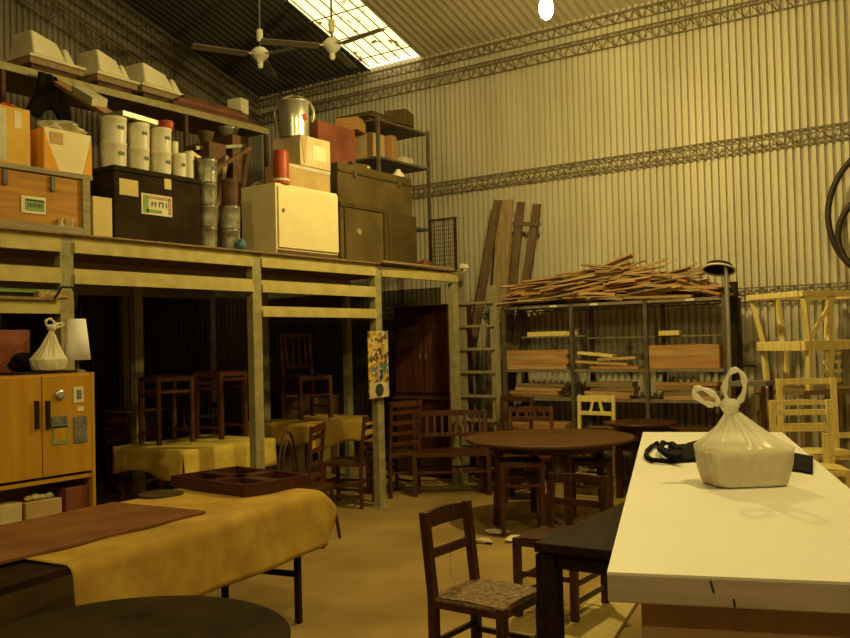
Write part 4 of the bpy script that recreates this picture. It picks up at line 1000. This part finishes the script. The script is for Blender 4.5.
# plastic bag with container
bp=P(744,484,Z=T)
fa=math.atan2(RT.y,RT.x)
t=tied_bag('plastic_bag','knotted white plastic bag holding a food container on the white worktop',(bp.x,bp.y,T+.001),.10,.126,.115,.125,.105,M['bag'],fa+math.pi/2+R(4),sq=5)
mb=MB(); 
def cont(u,v):
    a=u*2*math.pi; c_,s_=math.cos(a),math.sin(a); q=(abs(c_)**6+abs(s_)**6)**(-1/6); k=.84+.12*v
    return Vector((.1*q*c_*k,.132*q*s_*k,.006+v*.095))
mb.grid(cont,40,6); mb.add([cont(k/40,1) for k in range(40)],[tuple(range(40))]); mb.build('food_container',M['container'],t)
# black cloth with straps
bc=P(720,455,Z=T)
def clothfn(u,v):
    px=668+u*145; py=447+v*17-6*math.sin(u*3)+ (4 if u>.8 else 0)
    q=P(px,py+ (8*u),Z=T); q.z=T+.004+.035*math.sin(min(1,u*1.6)*math.pi/1.0*.9+.3)*math.sin(v*math.pi)+.006*math.sin(u*23+v*9)*math.sin(v*math.pi)
    q.z=max(q.z,T+.004); return q
t=thing('black_cloth','black cloth bag with strap lying behind the knotted plastic bag','bag',(bc.x,bc.y,0))
mb=MB(); mb.grid(lambda u,v: clothfn(u,v)-Vector((bc.x,bc.y,0)),40,12); mb.build('body',M['blackcloth'],t,solid=.004)
pts=[(672,452),(662,449),(657,443),(652,446),(647,451),(646,456),(652,460),(665,461),(678,460)]
MB().tube([P(a,b,Z=T+.012)-Vector((bc.x,bc.y,0)) for a,b in pts],.009,8).build('strap',M['blackcloth'],t)
pts=[(680,450),(672,444),(663,443),(660,449),(668,455),(680,458)]
MB().tube([P(a,b,Z=T+.028)-Vector((bc.x,bc.y,0)) for a,b in pts],.012,8).build('strap',M['blackcloth'],t)

# ------------------------------------------------------------------ left work table with canvas
tc=thing('work_table','long work table under ochre canvas at the left, thin steel legs','table',(0,0,0))
T2=.74
e0=Vector((-3.58,3.98,0)); dirv=Vector((math.sin(R(10))*-1*-1,-math.cos(R(10)),0)); dirv=Vector((.174,-.985,0)); wv=Vector((-.985,-.174,0))
TL,TW=2.6,.86
tcx=e0+dirv*TL/2+wv*TW/2; tc.location=(tcx.x,tcx.y,0); rz=math.atan2(-wv.y,-wv.x); tc.rotation_euler=(0,0,rz)
# local: +x toward camera side(front), +y along -dirv (far end)
MB().box((0,0,T2-.015),(TW,TL,.03)).build('tabletop',M['blackwood'],tc)
for i in (.36,-.16):
    for j in (1,-1): MB().bar((i,j*(TL/2-.1),0),(i,j*(TL/2-.1),T2-.03),.032,.032).build('leg',M['black'],tc)
for j in (1,-1):
    MB().bar((.36,j*(TL/2-.1),.28),(-.16,j*(TL/2-.1),.28),.025,.03).build('brace',M['black'],tc)
    MB().bar((.10,j*(TL/2-.1),.28),(.10,j*(TL/2-.7),.30),.025,.03).build('brace',M['black'],tc)
CL=1.86; OV=.24
def canvas(u,v):
    y=-TL/2+(TL-CL)+u*(CL+OV); s=v*(TW+.34); lift=.008
    wob=.012*math.sin(u*11+1)+.008*math.sin(u*23)
    t=max(0,(y-TL/2-.02)/(OV-.02))
    if s<TW-.03: x=-TW/2+s+.0; z=T2+lift+.003*math.sin(9*u*3+s*13)
    elif s<TW+.05:
        a=(s-(TW-.03))/.08*math.pi/2; x=TW/2-.03+.05*math.sin(a); z=T2+lift-.05*(1-math.cos(a))
    else:
        k=(s-TW-.05); flare=.05+.12*u*u; x=TW/2+.02+k*flare+wob*k*3; z=T2-.042-k*(.93-.42*t)
    rr=max(0,s-TW*.55)/(TW*.79)
    y-=.16*t*rr*rr*(1 if s<TW else 1)
    z-=.13*t**1.6*(1-.25*rr)+.006*math.sin(s*16+2)*t
    x+=.02*t*math.sin(s*9)
    return Vector((x,y,z))
mb=MB(); mb.grid(canvas,80,48)
o=mb.build('canvas_cloth',M['cloth'],None,(tcx.x,tcx.y,0),rz,solid=.005); tag(o,'ochre canvas sheet draped over the long work table','cloth')
cvz=T2+.014
# leather board
q=[P(-60,545,Z=cvz),P(68,547,Z=cvz),P(206,513,Z=cvz),P(125,502,Z=cvz),P(-10,533,Z=cvz)]
pA=P(70,548,Z=cvz); pB=P(206,514,Z=cvz); pC=P(128,502,Z=cvz)
ev=(pA-pB); fv=(pC-pB)
fv=fv-ev.normalized()*fv.dot(ev.normalized())*1.0
bl,bw=1.28,fv.length
eu=ev.normalized(); fu=fv.normalized(); cen=pB+eu*bl/2+fu*bw/2
o=MB().box((0,0,.009),(bl,bw,.018)).build('leather_board',M['board'],None,(cen.x,cen.y,cvz),math.atan2(eu.y,eu.x),bevel=.004); tag(o,'brown leather-covered board lying on the canvas table','board')
c=P(161,495,Z=cvz); tag(MB().lathe([(.125,0),(.13,.006),(.125,.012)],n=36).build('dark_disc',M['disc'],None,(c.x,c.y,cvz)),'dark brown flat disc on the canvas behind the board','disc')
# tray with cut-outs
p1=P(171,487,Z=cvz); p2=P(245,498,Z=cvz); p3=P(293,484,Z=cvz)
ev=p2-p1; w_=ev.length; eu=ev.normalized(); fu=Vector((-eu.y,eu.x,0)); 
if (p3-p2).dot(fu)<0: fu=-fu
l_=(p3-p2).length*.98; cen=p1+eu*w_/2+fu*l_/2
t=thing('wooden_tray','dark mahogany tray frame with dividers at the far end of the canvas table','tray',(cen.x,cen.y,cvz),math.atan2(eu.y,eu.x))
for i in (-1,1):
    MB().box((i*(w_/2-.012),0,.035),(.024,l_,.07)).build('side_rail',M['traywood'],t); MB().box((0,i*(l_/2-.012),.035),(w_-.048,.024,.07)).build('side_rail',M['traywood'],t)
MB().box((0,0,.05),(.10,l_-.05,.03)).build('divider',M['traywood'],t); MB().box((0,0,.05),(w_-.05,.09,.03)).build('divider',M['traywood'],t)
MB().box((0,0,.004),(w_-.05,l_-.05,.006)).build('bottom',M['traywood'],t)
for i,j in ((-.24,.22),(.22,.2),(.2,-.22)):
    o=MB().box((i*w_,j*l_,.011),(.10,.13,.006)).build('pale_pad',M['paper'],t)

# ------------------------------------------------------------------ floor bits
for k,(px,py,s_,lab,m_) in enumerate(((497,534,.09,'crumpled pale paper on the floor left of the round table legs',M['paper']),(520,541,.12,'flat pale paper scrap on the floor behind the rush seat chair',M['paper']),(484,543,.07,'small pale scrap nearest the rush seat chair back',M['card2']))):
    c=P(px,py,Z=0); o=blob('paper_scrap','','',(c.x,c.y,.0),(s_,s_*.7,.02),m_,k+20,.35); tag(o,lab,'paper')
c=P(435,606,Z=0); t=thing('thin_stick','thin dark curved stick lying on the floor by the foreground chair','stick',(c.x,c.y,.01)); MB().tube([(-.12,.1,0),(0,.02,.004),(.12,0,0),(.2,-.03,0)],.006,6).build('stick',M['darkwood'],t)
c=P(40,632,Z=0)
for k,(px,py,lab) in enumerate([(605,615,'yellow plank on the floor between the black table and white worktop')]):
    c=P(px,py,Z=0); tag(MB().box((0,0,.012),(.28,1.1,.024)).build('floor_plank',M['yellowpine'],None,(c.x,c.y,.001),R(12)),lab,'plank')

# clutter on the deck behind the front row
def stool_junk(x,y,z,rz,lab,h=.8,rot=None):
    return chair('broken_chair',lab,(x,y,z),R(rz),M['rust'],None,w=.38,d=.36,h=h,slats=(.6,.7),cat='chair',rot=rot,pw=.035)
stool_junk(-6.5,5.35,DK,20,'rusty brown chair frame on the platform behind the tins',1.0)
stool_junk(-6.45,4.85,DK,-30,'brown chair frame on the platform behind the paint buckets',1.15)
stool_junk(-6.6,5.95,DK,50,'brown chair frame on the platform behind the cream cabinet',1.0)
for k,(px,py,X_,r_,h_,m_,lab) in enumerate(((229,133,-6.3,.09,.1,M['tin'],'pale basin topmost of the junk behind the cream cabinet'),(206,140,-6.2,.07,.12,M['olive'],'olive pot on the junk behind the tins'))):
    c=P(px,py,X=X_)
    t=thing('junk_stand',('brown wooden crate standing under the pale basin behind the cabinet','brown wooden crate standing under the olive pot behind the tins')[k],'crate',(X_,c.y,DK)); zt=c.z-DK-.05
    MB().box((0,0,zt/2),(.3,.2,zt)).build('body',M['rust'],t); MB().bar((.16,-.1,.1),(.16,.1,zt-.1),.01,.04).build('batten',M['plankv'],t)
    tag(MB().lathe([(r_*.6,0),(r_,h_*.8),(r_*1.08,h_),(r_*.9,h_*.95)],n=20).build('basin' if k==0 else 'olive_pot',m_,None,(X_,c.y,c.z-.05)),lab,'basin' if k==0 else 'pot')
for k,(pa,pb,lab) in enumerate((((190,152),(215,170),'pale rod slanting down across the tub tops'),((195,148),(245,146),'grey rod lying level across the junk behind the tins'),((212,172),(250,148),'brown slat slanting up toward the carton'))):
    A=P(*pa,X=-5.75 if k!=1 else -6.15); B=P(*pb,X=-5.8 if k!=1 else -6.15)
    t=thing('wooden_rod',lab,'rod',A); MB().bar((0,0,0),B-A,.03,.03).build('rod',(M['yellowpine'],M['tin'],M['rust'])[k],t)
# wicker basket
c=P(263,150,X=-6.1); t=thing('wicker_basket','brown arched wicker basket left of the open cream carton','basket',(-6.1,c.y-.06,CBT-.15))
MB().tube([(0,math.cos(a)*.13,.1+math.sin(a)*.17) for a in [math.pi*k/12 for k in range(13)]],.02,8).build('handle',M['card2'],t)
MB().lathe([(.12,0),(.16,.14),(.17,.16)],n=20).build('bowl',M['rust'],t)
t2=thing('wooden_crate','plain brown crate under the wicker basket behind the cream cabinet','crate',(-6.1,c.y-.06,DK)); MB().box((0,0,(CBT-.15-DK)/2),(.36,.34,CBT-.15-DK)).build('body',M['rust'],t2)

# ------------------------------------------------------------------ ceiling fans and lamps
def fan(px,py,z,rz,lab,rod):
    c=P(px,py,D=z); t=thing('ceiling_fan',lab,'fan',c,rz)
    top=gable(c.y)-c.z
    MB().tube([(0,0,.06),(0,0,top)],.012,8).build('rod',M['rack'],t)
    MB().lathe([(.03,.16),(.04,.24),(.035,.3)],n=14).build('rod_sleeve',M['fanw'],t)
    MB().lathe([(.03,-.09),(.07,-.05),(.10,-.02),(.11,.03),(.06,.08),(.03,.09)],n=24).build('motor',M['fanw'],t)
    MB().lathe([(.02,-.16),(.035,-.14),(.035,-.09),(.02,-.08)],n=14).build('lower_cap',M['fanw'],t)
    for k in range(3):
        a=2*math.pi*k/3; r_=Matrix.Rotation(a,3,'Z')@Matrix.Rotation(R(9),3,'X')
        MB().box(Matrix.Rotation(a,3,'Z')@Vector((.48,0,-.01)),(.66,.13,.008),r_).build('blade',M['fan'],t)
        MB().box(Matrix.Rotation(a,3,'Z')@Vector((.14,0,0)),(.12,.04,.012),Matrix.Rotation(a,3,'Z')).build('blade_arm',M['fanw'],t)
fan(260,55,10.6,TH-R(30),'ceiling fan with pale hub against the dark roof at left',.4)
fan(332,46,10.3,TH-R(42),'ceiling fan whose blade crosses the bright skylight',.4)

def lamp(c,power,lab,vis=True,rad=.07,color=(1,.80,.27)):
    c=Vector(c); t=thing('pendant_lamp',lab,'lamp',c)
    MB().lathe([(.012,-.13),(.04,-.11),(.058,-.06),(.055,-.01),(.035,.05),(.025,.08)],n=20).build('bulb',M['bulb'],t)
    MB().lathe([(.03,.08),(.035,.16),(.02,.19)],n=16).build('socket',M['black'],t)
    MB().tube([(0,0,.18),(0,0,gable(c.y)-c.z)],.006,6).build('cord',M['black'],t)
    ld=bpy.data.lights.new('lamp_light','POINT'); ld.energy=power; ld.color=color; ld.shadow_soft_size=rad
    lo=bpy.data.objects.new('lamp_light',ld); col.objects.link(lo); lo.location=c-Vector((0,0,.23))
c=P(546,6,D=7.3); lamp((c.x,c.y,c.z+.02),290,'bare glowing bulb hanging from the roof at the top of the picture')
lamp((.5,2.7,5.4),340,'bare bulb hanging above the white worktop, out of the picture')
lamp((-.8,-2.4,5.2),290,'added unseen bulb at the near end of the hall, brightening the front faces')  # added lamp behind the camera, lifts the worktop edge and cabinet side

w=bpy.data.worlds.new('sky'); sc.world=w; w.use_nodes=True
w.node_tree.nodes['Background'].inputs[0].default_value=(1,.86,.5,1); w.node_tree.nodes['Background'].inputs[1].default_value=2.6
pl=bpy.data.lights.new('skylight_portal','AREA'); pl.shape='RECTANGLE'; pl.size=SKX1-SKX0; pl.size_y=(SKY1-SKY0)*1.05; pl.cycles.is_portal=True
po=bpy.data.objects.new('skylight_portal',pl); col.objects.link(po); ym=(SKY0+SKY1)/2; po.location=((SKX0+SKX1)/2,ym,gable(ym)+.08); po.rotation_euler=(-math.atan(SL),0,0)
sc.view_settings.view_transform='Standard'; sc.view_settings.look='None'; sc.view_settings.gamma=1; sc.view_settings.exposure=0
sc.cycles.max_bounces=6
